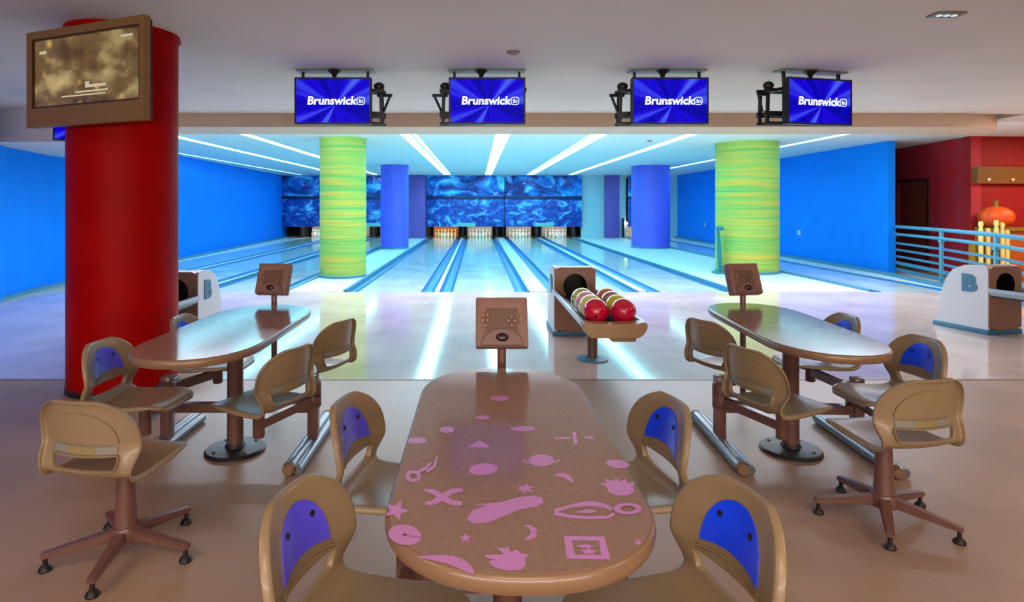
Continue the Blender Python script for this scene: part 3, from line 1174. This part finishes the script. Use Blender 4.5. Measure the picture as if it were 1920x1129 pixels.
def stroke(pts, wd):
    """ribbon of given widths along a polyline"""
    out = []
    for i in range(len(pts) - 1):
        (x0, y0), (x1, y1) = pts[i], pts[i + 1]
        a, c = (wd[i], wd[i + 1]) if isinstance(wd, (list, tuple)) else (wd, wd)
        L = math.hypot(x1 - x0, y1 - y0)
        nx, ny = -(y1 - y0) / L, (x1 - x0) / L
        out.append([(x0 + nx * a, y0 + ny * a), (x1 + nx * c, y1 + ny * c), (x1 - nx * c, y1 - ny * c), (x0 - nx * a, y0 - ny * a)])
    return out


motif('star_print', [star(743, 957, 26, 20, -1.2)])
motif('disc_print', ring(759, 1003, 31, 19, 0.14, 28, 0.15))
motif('crescent_print', stroke([(786, 1044), (812, 1046), (840, 1049), (862, 1056), (878, 1066), (888, 1075)], [1.5, 5, 8, 10, 8, 3]))
motif('crossed_print', stroke([(795, 918), (815, 923), (832, 934), (846, 942), (866, 944)], [2, 5, 6, 5, 4]) + stroke([(868, 918), (845, 922), (828, 933), (812, 943), (797, 944)], [3, 5, 6, 5, 3]))
motif('planet_print', [ell(906, 880, 27, 11, 24, -0.08)])
motif('ringed_planet_print', [ell(1015, 863, 24, 11, 24)] + stroke([(980, 864), (992, 868)], 1.5) + stroke([(1038, 868), (1050, 862)], 1.5))
motif('small_crescent_print', stroke([(1040, 891), (1054, 890), (1066, 895), (1074, 905)], [1, 4, 5, 1.5]))
motif('splat_print', [[(1122, 906), (1138, 906), (1134, 898), (1148, 902), (1156, 897), (1162, 903), (1174, 898), (1176, 905), (1190, 904), (1186, 912), (1190, 922), (1178, 929), (1156, 929), (1142, 923), (1136, 913)]])
motif('shoe_print', [[(875, 972), (886, 957), (912, 948), (886, 947), (940, 941), (975, 932), (1000, 929), (1016, 933), (1019, 943), (1004, 951), (980, 954), (950, 966), (915, 980), (886, 982)]])
motif('spark_print', [star(985, 916, 20, 10, -1.4, 6, 0.45)])
motif('feather_print', stroke([(1040, 958), (1070, 949), (1105, 944), (1130, 947), (1148, 955)], [3, 3, 5, 4, 3]) + stroke([(1040, 962), (1065, 968), (1100, 971), (1140, 970), (1152, 963)], [4, 3, 3, 3, 3])
      + [[(1078, 961), (1100, 955), (1122, 958), (1108, 963)]] + ring(1177, 954, 27, 11, 0.5, 20))
motif('moon_print', stroke([(984, 985), (997, 989), (1002, 999), (996, 1008), (983, 1012)], [1, 4, 7, 5, 1]))
motif('small_star_print', [star(873, 1009, 12, 10)])
motif('star_print', [star(1196, 1017, 9, 8, -0.9)])
motif('frame_print', [[(1057, 1005), (1132, 1006), (1134, 1014), (1059, 1013)], [(1063, 1040), (1143, 1041), (1145, 1049), (1065, 1048)],
                      [(1057, 1005), (1071, 1005), (1079, 1048), (1063, 1048)], [(1122, 1006), (1133, 1006), (1145, 1049), (1128, 1049)],
                      star(1104, 1034, 18, 8, -0.3, 5, 0.5), [(1078, 1024), (1098, 1020), (1116, 1025), (1096, 1028)]])
motif('creature_print', [[(908, 1041), (926, 1040), (945, 1040), (930, 1026), (945, 1029), (952, 1025), (958, 1035), (970, 1030), (974, 1037), (992, 1040), (984, 1048), (986, 1060), (975, 1069), (950, 1070), (925, 1063), (916, 1052), (930, 1050), (912, 1046)]])
motif('oval_print', [ell(1158, 870, 22, 8, 20, 0.12)])
motif('swirl_print', ring(775, 893, 15, 11, 0.45, 20) + stroke([(783, 886), (800, 877), (808, 868)], [3, 3, 2]) + stroke([(800, 885), (815, 874), (820, 856)], [3, 3, 1.5]))
motif('arrow_print', stroke([(1040, 822), (1070, 821)], 2) + stroke([(1076, 810), (1080, 833)], 3.5) + stroke([(1096, 820), (1112, 821)], 2))
motif('cloud_print', [ell(980, 804, 24, 5)])
motif('cloud_print', [ell(838, 806, 14, 6)])
motif('cloud_print', [ell(782, 826, 18, 6)])
motif('cloud_print', [ell(937, 747, 18, 5)])
motif('cloud_print', [ell(905, 783, 13, 4)])
motif('wave_print', [[(876, 838), (900, 826), (914, 834), (918, 840)]])


# ------------------------------------------------------------------ keypad consoles
def console(x, y, rz, lab):
    t = thing('keypad_console', lab, 'console', (x, y, 0), rz, 'keypad consoles at the ends of the tables')
    link('base_plate', lathe(B(), [(0.10, 0), (0.10, 0.010), (0.04, 0.018), (0.024, 0.03)], 24), M['frame'], t)
    link('pole', lathe(B(), [(0.021, 0.01), (0.021, 0.80), (0.018, 0.88)], 16), M['frame'], t)
    link('clamp_knob', tube(B(), (-0.015, 0.0, 0.26), (-0.055, 0.0, 0.26), 0.016, 10), M['black'], t)
    T = Matrix.Translation((0, -0.02, 0.93)) @ Matrix.Rotation(R(-22), 4, 'X')
    # housing; local face looks to -Y
    w2, h2 = 0.122, 0.118
    bm = box(B(), (-w2, -0.0, -h2), (w2, 0.055, h2), 0.008, T)
    hs = link('housing', bm, M['console'], t)
    bm = B()

    def loop(wa, ha, y, dz=0):
        return [bm.verts.new(T @ Vector((sx * wa, y, sz * ha + dz))) for sx, sz in ((-1, -1), (1, -1), (1, 1), (-1, 1))]
    L1 = loop(w2 - 0.004, h2 - 0.004, -0.001)
    L2 = loop(w2 - 0.004, h2 - 0.004, -0.014)
    L3 = loop(w2 - 0.018, h2 - 0.018, -0.016)
    L4 = loop(0.072, 0.052, -0.004, 0.012)
    for a, c in ((L1, L2), (L2, L3), (L3, L4)):
        for i in range(4):
            j = (i + 1) % 4
            bm.faces.new((a[i], a[j], c[j], c[i]))
    link('bezel', bm, M['console'], t, 30)
    bm = box(B(), (-0.075, -0.006, -0.042), (0.075, -0.0005, 0.066), 0, T)
    kp = link('keypad', bm, M['console_panel'], t)
    bm = B()
    for cx, cz, ww, hh in ((-0.088, 0.030, 0.008, 0.010), (-0.068, 0.030, 0.008, 0.010), (-0.088, 0.005, 0.008, 0.010), (-0.068, 0.005, 0.008, 0.010), (-0.078, -0.020, 0.018, 0.005),
                           (0.045, 0.022, 0.008, 0.008), (0.030, 0.002, 0.008, 0.008), (0.060, 0.002, 0.008, 0.008), (0.045, -0.018, 0.008, 0.008), (0.090, 0.012, 0.007, 0.026)):
        link('button', box(B(), (cx - ww, -0.018, cz - hh), (cx + ww, -0.006, cz + hh), 0.002, T, 1), M['console_key'], kp)
    bm = B()
    rows = []
    n = 16
    for i in range(n + 1):
        a = PI * i / n
        rows.append((0.098 * math.cos(a), 0.075 * math.sin(a)))
    prism(bm, [(px, -0.112 + pz) for px, pz in rows], 'y', -0.026, -0.004, T)
    bmesh.ops.bevel(bm, geom=[e for e in bm.edges], offset=0.003, segments=1, affect='EDGES')
    link('palm_rest', bm, mat('console_rest', (112, 78, 72), 0.35), t)
    bm = B()
    sphere(bm, (0, 0, 0), 1, 16, (0.030, 0.014, 0.020))
    for v in bm.verts:
        v.co = T @ (v.co + Vector((0.0, -0.026, -0.075)))
    link('trackball', bm, M['trackball'], t)
    return t


console(0.115, 2.90, 0, 'brown keypad console on a pole behind the foreground table')
console(-1.53, 4.62, R(-6), 'brown keypad console on a pole at the far end of the left table')
console(2.0, 4.62, R(8), 'brown keypad console on a pole at the far end of the right table')


# ------------------------------------------------------------------ ball returns
def ball_mat(name, c1, c2):
    return mat(name, c1, 0.12, noise=c2, nscale=7, coat=0.6)


def ball_return(x, y, rz, lab, L=-2.02):
    t = thing('ball_return', lab, 'ball return', (x, y, 0), rz, 'ball returns')
    # hood: side outline extruded across; front face looks to -Y
    side = [(0.0, 0.05), (0.0, 0.74), (0.02, 0.775), (0.10, 0.79), (0.28, 0.775), (0.42, 0.71), (0.50, 0.60), (0.56, 0.45), (0.64, 0.05)]
    for s in (-1, 1):
        link('side_panel', prism(B(), side, 'x', s * 0.20, s * 0.235), M['hood_side'], t, 30)
    # front plate with a round opening, tunnel behind
    bm = B()
    n = 28
    cz, rr = 0.565, 0.135
    inner = [(rr * math.cos(2 * PI * i / n), cz + rr * 1.05 * math.sin(2 * PI * i / n)) for i in range(n)]
    outer = []
    for i in range(n):
        a = 2 * PI * i / n
        c, s = math.cos(a), math.sin(a)
        k = min(0.232 / max(abs(c), 1e-6), (0.215 if s > 0 else 0.525) / max(abs(s), 1e-6))
        ox, oz = k * c, cz + k * s
        if s > 0 and abs(s) > 0.5:
            oz = min(oz, 0.775 + 0.02 * (1 - (ox / 0.232) ** 2))
        outer.append((ox, max(oz, 0.05)))
    def V(p, y):
        return bm.verts.new((p[0], y, p[1]))
    I0, O0 = [V(q, -0.012) for q in inner], [V(q, -0.012) for q in outer]
    I1, O1 = [V(q, 0.30) for q in inner], [V(q, 0.05) for q in outer]
    for i in range(n):
        j = (i + 1) % n
        bm.faces.new((I0[i], I0[j], O0[j], O0[i]))
        bm.faces.new((O0[i], O0[j], O1[j], O1[i]))
    link('front_panel', bm, M['hood'], t, 30)
    bm = B()
    a = [bm.verts.new((q[0], -0.011, q[1])) for q in inner]
    c = [bm.verts.new((q[0], 0.35, q[1])) for q in inner]
    for i in range(n):
        j = (i + 1) % n
        bm.faces.new((a[i], c[i], c[j], a[j]))
    bm.faces.new(c)
    link('tunnel', bm, M['black'], t, 60)
    bm = B()
    prism(bm, [(0.012, 0.755), (0.10, 0.782), (0.28, 0.768), (0.41, 0.705), (0.49, 0.60), (0.55, 0.45), (0.63, 0.05),
               (0.59, 0.05), (0.51, 0.45), (0.45, 0.58), (0.38, 0.68), (0.27, 0.73), (0.12, 0.745), (0.012, 0.73)], 'x', -0.20, 0.20)
    link('top_cover', bm, M['hood'], t, 50)
    link('base', box(B(), (-0.25, -0.01, 0.0), (0.25, 0.67, 0.055), 0.01), M['hood_foot'], t)
    # raised emblem, both sides
    for s in (-1, 1):
        e = text_bm('B', 0.26, 0.0, 0.016, 0.006)
        e.transform(Matrix.Translation((s * 0.238, 0.22, 0.56)) @ Matrix.Rotation(s * PI / 2, 4, 'Z') @ Matrix.Scale(1.15, 4, (1, 0, 0)))
        link('emblem', e, M['logo_blue'], t, 0)
    # rack
    for s in (-1, 1):
        bm = B()
        prism(bm, [(s * 0.225, 0.455), (s * 0.262, 0.50), (s * 0.262, 0.535), (s * 0.235, 0.535), (s * 0.205, 0.47), (s * 0.20, 0.455)], 'y', L + 0.06, -0.02)
        link('rail', bm, M['rail'], t, 30)
    bm = B()
    box(bm, (-0.215, L + 0.05, 0.435), (0.215, -0.02, 0.462))
    for xx in (-0.165, -0.065, 0.065, 0.165):
        tube(bm, (xx, L + 0.08, 0.475), (xx, -0.02, 0.475), 0.012, 8)
    link('tray', bm, M['dark'], t, 40)
    bm = B()
    prism(bm, [(-0.19, 0.415), (-0.235, 0.45), (-0.262, 0.505), (-0.25, 0.545), (-0.17, 0.532), (0.0, 0.527), (0.17, 0.532), (0.25, 0.545), (0.262, 0.505), (0.235, 0.45), (0.19, 0.415)],
          'y', L - 0.03, L + 0.10)
    bmesh.ops.bevel(bm, geom=bm.edges[:], offset=0.008, segments=2, affect='EDGES')
    link('end_lip', bm, M['lip'], t, 40)
    link('control_box', box(B(), (-0.02, L + 0.02, 0.375), (0.18, L + 0.25, 0.435), 0.01), M['lip'], t)
    link('pedestal', lathe(B(), [(0.05, 0.015), (0.048, 0.05), (0.055, 0.43)], 20, c=(0.0, L * 0.52)), M['frame'], t)
    link('base_plate', lathe(B(), [(0.15, 0.0), (0.15, 0.012), (0.05, 0.022)], 32, c=(0.0, L * 0.52)), M['curb'], t)
    return t


RETY = 6.95
ball_return(1.105, RETY, 0, 'ball return with two rows of coloured balls in the middle of the approach')
ball_return(-3.17, 6.45, 0, 'ball return hood half hidden behind the red pillar', -0.92)
ball_return(6.06, 7.05, R(12), 'ball return hood with blue emblem near the right railing')


def ball(x, y, z, m, lab, group):
    bm = sphere(B(), (0, 0, 0), 0.108, 32)
    o = link('bowling_ball', bm, m, None, 180, loc=(x, y, z))
    o.rotation_euler = (random.random() * 6, random.random() * 6, 0)
    tag(o, lab, 'bowling ball', group)
    bm = B()
    for a, c in ((0.25, 0.9), (-0.25, 0.9), (0.0, 0.45)):
        n = Vector((a * 0.9, -c, math.sqrt(max(0.05, 1 - c * c - a * a * 0.81)))).normalized()
        lathe(bm, [(0.012, 0.1065), (0.012, 0.1083)], 10, mtx=n.to_track_quat('Z', 'Y').to_matrix().to_4x4())
    link('finger_hole', bm, M['black'], o)
    return o


cols = [
    ('pinkish red', (214, 8, 62), (200, 0, 48), -0.115, 0, 'nearest ball of the left row'),
    ('pale yellow', (232, 226, 110), (250, 246, 190), -0.115, 1, 'second of the left row'),
    ('dusty pink', (220, 120, 130), (246, 214, 214), -0.115, 2, 'third of the left row'),
    ('green', (60, 160, 110), (220, 230, 110), -0.115, 3, 'farthest of the left row'),
    ('crimson pink', (214, 8, 66), (196, 4, 56), 0.115, 0, 'nearest ball of the right row'),
    ('yellow-green', (190, 200, 30), (226, 226, 60), 0.115, 1, 'second of the right row'),
    ('brown and white', (150, 80, 54), (238, 220, 210), 0.115, 2, 'third of the right row'),
    ('orange', (206, 96, 40), (226, 130, 70), 0.115, 3, 'farthest of the right row')]
for cn, c1, c2, dx, k, where in cols:
    ball(1.105 + dx, RETY - 1.82 + k * 0.219, 0.487 + math.sqrt(0.12 ** 2 - 0.05 ** 2) - 0.002, ball_mat('ball_' + cn.replace(' ', '_').replace('-', '_'), c1, c2),
         '%s bowling ball, %s on the ball return' % (cn, where), 'balls on the centre ball return')
ball(6.06 + 0.115 + 0.10, 7.05 - 0.36, 0.594, ball_mat('ball_teal', (20, 150, 170), (40, 180, 190)), 'teal bowling ball at the right edge on the right ball return', 'balls on the right ball return')
ball(-3.17 + 0.115, 6.45 - 0.45, 0.594, ball_mat('ball_white', (220, 220, 225), (190, 200, 215)), 'pale bowling ball in front of the left ball return hood', 'balls on the left ball return')


# ------------------------------------------------------------------ overhead lane monitors
def lane_monitor(x, y, rz, side, lab, group='lane monitors under the ceiling', lean=0):
    t = thing('lane_monitor', lab, 'monitor', (x, y, 0), rz, group)
    zb, zt = H + 0.842, H + 1.325
    zc = (zb + zt) / 2
    hw = 0.395
    link('casing', box(B(), (-hw, -0.0, zb), (hw, 0.075, zt), 0.008), M['dark'], t)
    bm = B()
    bw = 0.017
    for lo, hi in (((-hw, -0.012, zb), (hw, 0.0, zb + bw)), ((-hw, -0.012, zt - bw), (hw, 0.0, zt)),
                   ((-hw, -0.012, zb + bw), (-hw + bw, 0.0, zt - bw)), ((hw - bw, -0.012, zb + bw), (hw, 0.0, zt - bw))):
        box(bm, lo, hi)
    link('bezel', bm, M['dark'], t, 0)
    bm = B()
    sw, sh = hw - bw, (zt - zb) / 2 - bw
    box(bm, (-sw, -0.006, -sh), (sw, -0.001, sh))
    s = link('screen', bm, M['screen'], t, 0, loc=(0, 0, zc))
    e = text_bm('Brunswick', 0.118, 0.12, 0.0035, 0.0008)
    e.transform(Matrix.Translation((-0.015, -0.0078, -0.002)) @ Matrix.Scale(1.02, 4, (1, 0, 0)))
    link('lettering', e, M['letters'], s, 0)
    # emblem after the word: rounded frame with a pin and a ball
    bm = B()
    def rr(cx, cz, a, b, k):
        o = []
        for i in range(24):
            q = 2 * PI * i / 24
            cc, ss = math.cos(q), math.sin(q)
            o.append((cx + a * k * math.copysign(abs(cc) ** 0.6, cc), cz + b * k * math.copysign(abs(ss) ** 0.6, ss)))
        return o
    cx, cz = 0.288, -0.002
    A, C = rr(cx, cz, 0.043, 0.042, 1), rr(cx, cz, 0.043, 0.042, 0.82)
    for i in range(24):
        j = (i + 1) % 24
        prism(bm, [A[i], A[j], C[j], C[i]], 'y', -0.0085, -0.0065)
    prism(bm, [(cx - 0.018, cz - 0.02), (cx - 0.006, cz - 0.02), (cx - 0.006, cz + 0.022), (cx - 0.018, cz + 0.016)], 'y', -0.0085, -0.0065)
    A, C = rr(cx + 0.010, cz - 0.006, 0.014, 0.014, 1), rr(cx + 0.010, cz - 0.006, 0.014, 0.014, 0.5)
    for i in range(24):
        j = (i + 1) % 24
        prism(bm, [A[i], A[j], C[j], C[i]], 'y', -0.0085, -0.0065)
    link('emblem', bm, M['letters'], s, 0)
    # hanging gear
    for xx in (-0.34, 0.34):
        link('hanger', bar(B(), (xx, 0.10, zt - 0.12), (xx, 0.12, CZ - 0.01), 0.025, 0.03), M['dark'], t, 0)
    bm = box(B(), (-0.40, 0.04, CZ - 0.012), (0.40, 0.20, CZ - 0.001), 0.002)
    link('ceiling_plate', bm, mat('plate_grey', (120, 122, 128), 0.5), t)
    link('cable_dome', lathe(B(), [(0.012, zt - 0.005), (0.03, zt + 0.045), (0.075, CZ - 0.012)], 16, c=(0.0 if side > 0 else -0.06, 0.06)), M['dark'], t)
    # back frame reaching out on one side: second monitor carrier facing the lanes
    bm = B()
    s1 = side
    for yy in (0.14, 0.26):
        bar(bm, (-0.42 * s1, yy, zt - 0.10), (0.50 * s1, yy + 0.06, zt - 0.10), 0.03, 0.035)
        bar(bm, (-0.40 * s1, yy, zb + 0.14), (0.50 * s1, yy + 0.06, zb + 0.13), 0.03, 0.055)
        bar(bm, (-0.40 * s1, yy, zb + 0.04), (0.50 * s1, yy + 0.06, zb + 0.035), 0.03, 0.025)
    for xx in (-0.36, 0.0, 0.36):
        bar(bm, (xx, 0.08, zt - 0.10), (xx, 0.33, zt - 0.10), 0.03, 0.03)
    link('back_frame', bm, M['dark'], t, 0)
    bm = B()
    for yy in (0.20, 0.32):
        bar(bm, (0.46 * s1, yy, zt - 0.14), (0.47 * s1, yy, zb + 0.03), 0.028, 0.028)
    bar(bm, (0.58 * s1, 0.2, zt - 0.15), (0.42 * s1, 0.24, zt - 0.145), 0.03, 0.03)
    bar(bm, (0.56 * s1, 0.22, zt - 0.15), (0.48 * s1, 0.26, zb + 0.16), 0.02, 0.02)
    link('bracket', bm, M['dark'], t, 0)
    bm = sphere(B(), (0.44 * s1, 0.22, zt - 0.05), 0.05, 14, (1.2, 1, 0.9))
    link('camera_pod', bm, M['dark'], t)
    return t


MY = 6.33
lane_monitor(-1.49, MY, 0, 1, 'blue lane monitor hanging nearest the red pillar, leftmost of the four in the clear row')
lane_monitor(0.10, MY, 0, -1, 'blue lane monitor hanging above the centre console, second of the four in the clear row')
lane_monitor(1.99, MY, 0, -1, 'blue lane monitor hanging above the right half of the central mural, third in the row')
m4 = lane_monitor(3.56, MY + 0.05, R(13), -1, 'blue lane monitor turned slightly, rightmost of the row above the right lime pillar')
lane_monitor(-5.03, 7.85, 0, -1, 'lane monitor mostly hidden behind television and red pillar')
lane_monitor(-6.92, 7.9, 0, 1, 'lane monitor cut off at the left picture edge, black bracket beside it')

# ------------------------------------------------------------------ television on the pillar
PA, PB = Vector((-3.24, 4.45)), Vector((-2.155, 4.01))
mid = (PA + PB) / 2
ang = math.atan2(PB.y - PA.y, PB.x - PA.x)
tw = (PB - PA).length / 2
t = thing('television', 'bronze-framed flat television mounted high on the red pillar', 'television', (mid.x, mid.y, 0), ang)
zb, zt = H + 0.56, H + 1.245
link('casing', box(B(), (-tw + 0.01, 0.0, zb + 0.01), (tw - 0.01, 0.05, zt - 0.01), 0.012), M['dark'], t)
bm = B()
sx0, sx1, sz0, sz1 = -tw + 0.055, tw - 0.040, zb + 0.135, zt - 0.055
for lo, hi in (((-tw, -0.03, zb), (tw, 0.02, sz0)), ((-tw, -0.03, sz1), (tw, 0.02, zt)), ((-tw, -0.03, sz0), (sx0, 0.02, sz1)), ((sx1, -0.03, sz0), (tw, 0.02, sz1))):
    box(bm, lo, hi)
link('bezel', bm, M['tv_bezel'], t, 0)
bm = B()
for lo, hi in (((sx0, -0.026, sz0), (sx1, 0.0, sz0 + 0.012)), ((sx0, -0.026, sz1 - 0.012), (sx1, 0.0, sz1)), ((sx0, -0.026, sz0), (sx0 + 0.012, 0.0, sz1)), ((sx1 - 0.012, -0.026, sz0), (sx1, 0.0, sz1))):
    box(bm, lo, hi)
link('inner_frame', bm, mat('tv_inner_frame', (62, 36, 14), 0.3), t, 0)
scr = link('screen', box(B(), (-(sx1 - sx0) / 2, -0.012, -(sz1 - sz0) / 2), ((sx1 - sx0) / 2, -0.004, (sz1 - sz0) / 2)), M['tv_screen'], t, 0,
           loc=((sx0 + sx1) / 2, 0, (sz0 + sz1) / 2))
# picture details: caption bars; lamp reflections are painted in the screen material
bm = B()
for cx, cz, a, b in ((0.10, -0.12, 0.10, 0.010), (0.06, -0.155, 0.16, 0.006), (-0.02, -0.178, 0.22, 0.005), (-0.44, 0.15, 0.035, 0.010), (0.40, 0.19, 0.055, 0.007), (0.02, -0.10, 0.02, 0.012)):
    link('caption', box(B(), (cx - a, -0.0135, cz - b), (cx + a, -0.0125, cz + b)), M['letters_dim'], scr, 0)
bm = B()
for xx in (-0.28, 0.28):
    bar(bm, (xx, 0.06, zb + 0.10), (xx, 0.06, zt - 0.06), 0.05, 0.03)
box(bm, (-0.3, 0.05, zt - 0.30), (0.3, 0.14, zt - 0.22))
box(bm, (-0.3, 0.05, zb + 0.20), (0.3, 0.14, zb + 0.28))
box(bm, (-0.07, 0.10, zb + 0.15), (0.07, 0.36, zt - 0.15))
link('wall_mount', bm, M['dark'], t, 0)

# ------------------------------------------------------------------ ceiling fittings
def downlight(px, py, lab):
    z = CZ
    y = F * (z - H) / (VY - py)
    x = (px - VX) * y / F
    t = thing('downlight', lab, 'ceiling light', (x, y, z))
    bm = B()
    box(bm, (-0.11, -0.06, -0.012), (0.11, 0.06, -0.0005), 0.004)
    link('frame', bm, mat('downlight_frame', (110, 100, 92), 0.4), t)
    lm = emis('downlight_lens', (0.55, 0.8, 0.9), 1.1)
    for xx in (-0.055, 0.0, 0.055):
        link('lens', lathe(B(), [(0.022, -0.016), (0.020, -0.010)], 14, c=(xx, 0)), lm, t)
    return t


downlight(1775, 26, 'small rectangular downlight in the ceiling, top right')
y = F * (CZ - H) / (VY - 97)
bm = lathe(B(), [(0.0, -0.03), (0.03, -0.028), (0.055, -0.018), (0.062, -0.001)], 24, cap=False)
o = link('smoke_detector', bm, mat('detector_grey', (120, 108, 100), 0.5), None, 40, loc=((963 - VX) * y / F, y, CZ))
tag(o, 'round grey smoke detector on the ceiling above the second monitor', 'smoke detector')
y = F * (LZ - H) / (VY - 263)
bm = lathe(B(), [(0.0, -0.04), (0.03, -0.038), (0.05, -0.02), (0.055, -0.001)], 16, cap=False)
o = link('sprinkler_head', bm, M['label'], None, 40, loc=((1218 - VX) * y / F, y, LZ))
tag(o, 'small round sprinkler head on the lane ceiling right of centre', 'sprinkler')
for px_, z, lab in ((1499, 0.73, 'small white wall socket on the right blue wall, nearer one'), (1322, 0.72, 'small wall socket on the right blue wall between the right pillars')):
    # wall line x = 8.84 + 0.0261*(y-13.2)
    s = (px_ - VX) / F
    y = (8.84 - 0.0261 * 13.2) / (s - 0.0261)
    t = thing('wall_socket', lab, 'socket', (8.84 + 0.0261 * (y - 13.2), y, z))
    link('face_plate', box(B(), (-0.03, -0.07, -0.06), (0.0, 0.07, 0.06), 0.006), M['white'], t)
    link('socket_hole', box(B(), (-0.033, -0.03, -0.03), (-0.029, 0.03, 0.03)), M['label'], t)

# ------------------------------------------------------------------ railing on the right
rp = [(9.0, 13.25), (8.55, 11.3), (7.95, 9.4), (7.2, 7.75), (6.6, 6.6)]
t = thing('railing', 'blue-grey metal railing with horizontal slats in front of the red wall', 'railing')
for x_, y_ in rp:
    pst = link('post', box(B(), (-0.025, -0.025, 0.0), (0.025, 0.025, 1.02), 0.004), M['railing'], t, 40, loc=(x_, y_, 0))
    link('clamp', box(B(), (-0.04, -0.04, 0.80), (0.04, 0.04, 0.84), 0.004), M['railing'], pst)
for z_, r_ in ((1.03, 0.035), (0.87, 0.03)):
    bm = B()
    for p_, q_ in zip(rp, rp[1:]):
        tube(bm, (p_[0], p_[1], z_), (q_[0], q_[1], z_), r_, 12)
    link('handrail' if z_ > 1 else 'mid_rail', bm, M['railing'], t)
for p_, q_ in zip(rp, rp[1:]):
    for k, z_ in enumerate((0.12, 0.26, 0.40, 0.54, 0.68)):
        link('slat', bar(B(), (p_[0], p_[1], z_), (q_[0], q_[1], z_), 0.015, 0.07 if k < 2 else 0.045), M['slat'], t, 0)

# things beyond the railing
bm = B()
ux, uy = 0.9937, 0.1118
def onB(s, off):
    return (9.9 + ux * s + uy * off, 12.3 + uy * s - ux * off)
a, b_, c, d_ = onB(0.02, 0.0), onB(3.6, 0.0), onB(3.6, 0.12), onB(0.02, 0.12)
prism(bm, [a, b_, c, d_], 'z', 1.92, 2.25)
t = thing('wall_fascia', 'olive-yellow band with small lamps high on the far right red wall', 'sign')
link('board', bm, mat('olive_fascia', (120, 76, 14), 0.5), t, 0)
for s in (0.25, 0.78, 1.35):
    q = onB(s, 0.15)
    link('lamp', sphere(B(), (q[0], q[1], 2.0), 0.028, 12), emis('small_lamp_glow', (1.0, 0.7, 0.35), 0.9), t)
t = thing('counter', 'orange-brown counter behind the railing at the far right', 'counter')
q0, q1, q2, q3 = onB(0.02, 0.05), onB(3.2, 0.05), onB(3.2, 0.65), onB(0.02, 0.65)
link('body', prism(B(), [q0, q1, q2, q3], 'z', 0.0, 1.0), M['counter'], t, 0)
link('worktop', prism(B(), [q0, q1, onB(3.2, 0.70), onB(0.02, 0.70)], 'z', 1.0, 1.05), M['olive'], t, 0)
# pumpkin decoration on the counter
q = onB(0.20, 0.34)
t = thing('pumpkin', 'large orange pumpkin decoration with olive stem at the far right', 'pumpkin', (q[0], q[1], 1.05))
bm = B()
n = 40
rings = []
for k in range(1, 10):
    ph = PI * k / 10
    rg = []
    for i in range(n):
        a = 2 * PI * i / n
        rr_ = 0.29 * math.sin(ph) * (0.90 + 0.10 * abs(math.cos(a * 5)))
        rg.append(bm.verts.new((rr_ * math.cos(a), rr_ * math.sin(a), 0.21 - 0.21 * math.cos(ph))))
    rings.append(rg)
for r0, r1 in zip(rings, rings[1:]):
    for i in range(n):
        j = (i + 1) % n
        bm.faces.new((r0[i], r0[j], r1[j], r1[i]))
bm.faces.new(rings[0][::-1])
bm.faces.new(rings[-1])
link('body', bm, M['orange'], t, 60)
link('stem', lathe(B(), [(0.05, 0.40), (0.03, 0.46), (0.035, 0.53)], 10), M['olive'], t)
# cream posts of a little gate
posts = [(1839, 1.20), (1852, 1.08), (1868, 1.22), (1879, 1.18), (1888, 1.05)]
t = thing('post_stand', 'cream and yellow upright posts standing behind the railing', 'stand')
bm = B()
for px_, hh in posts:
    y_ = 10.9
    x_ = (px_ - VX) / F * y_
    link('post', lathe(B(), [(0.04, 0.03), (0.036, 0.3), (0.036, hh - 0.16), (0.024, hh - 0.12), (0.042, hh - 0.05), (0.028, hh)], 12, c=(x_, y_)), M['cream'], t)
x0, x1 = (1836 - VX) / F * 10.9, (1892 - VX) / F * 10.9
link('base', box(B(), (x0 - 0.05, 10.8, 0), (x1 + 0.05, 11.0, 0.04)), M['olive'], t)
link('backboard', box(B(), (x0 - 0.12, 10.96, 0.04), (x1 + 0.1, 10.99, 0.80)), M['olive'], t)
# teal frame beside the right lime pillar
t = thing('ball_ramp', 'narrow teal folded frame standing at the left side of the right lime pillar', 'ramp', (5.25, 13.3, 0))
bm = B()
bar(bm, (0.0, 0, 0.006), (-0.03, 0, 0.98), 0.06, 0.05)
bar(bm, (0.08, 0.1, 0.006), (0.02, 0.1, 0.85), 0.05, 0.05)
link('frame', bm, M['teal'], t, 0)
link('handle', tube(B(), (-0.07, 0.0, 0.99), (0.08, 0.0, 0.99), 0.045, 12), M['teal'], t)
link('foot', box(B(), (-0.10, -0.12, 0.006), (0.16, 0.2, 0.05), 0.01), M['teal'], t)
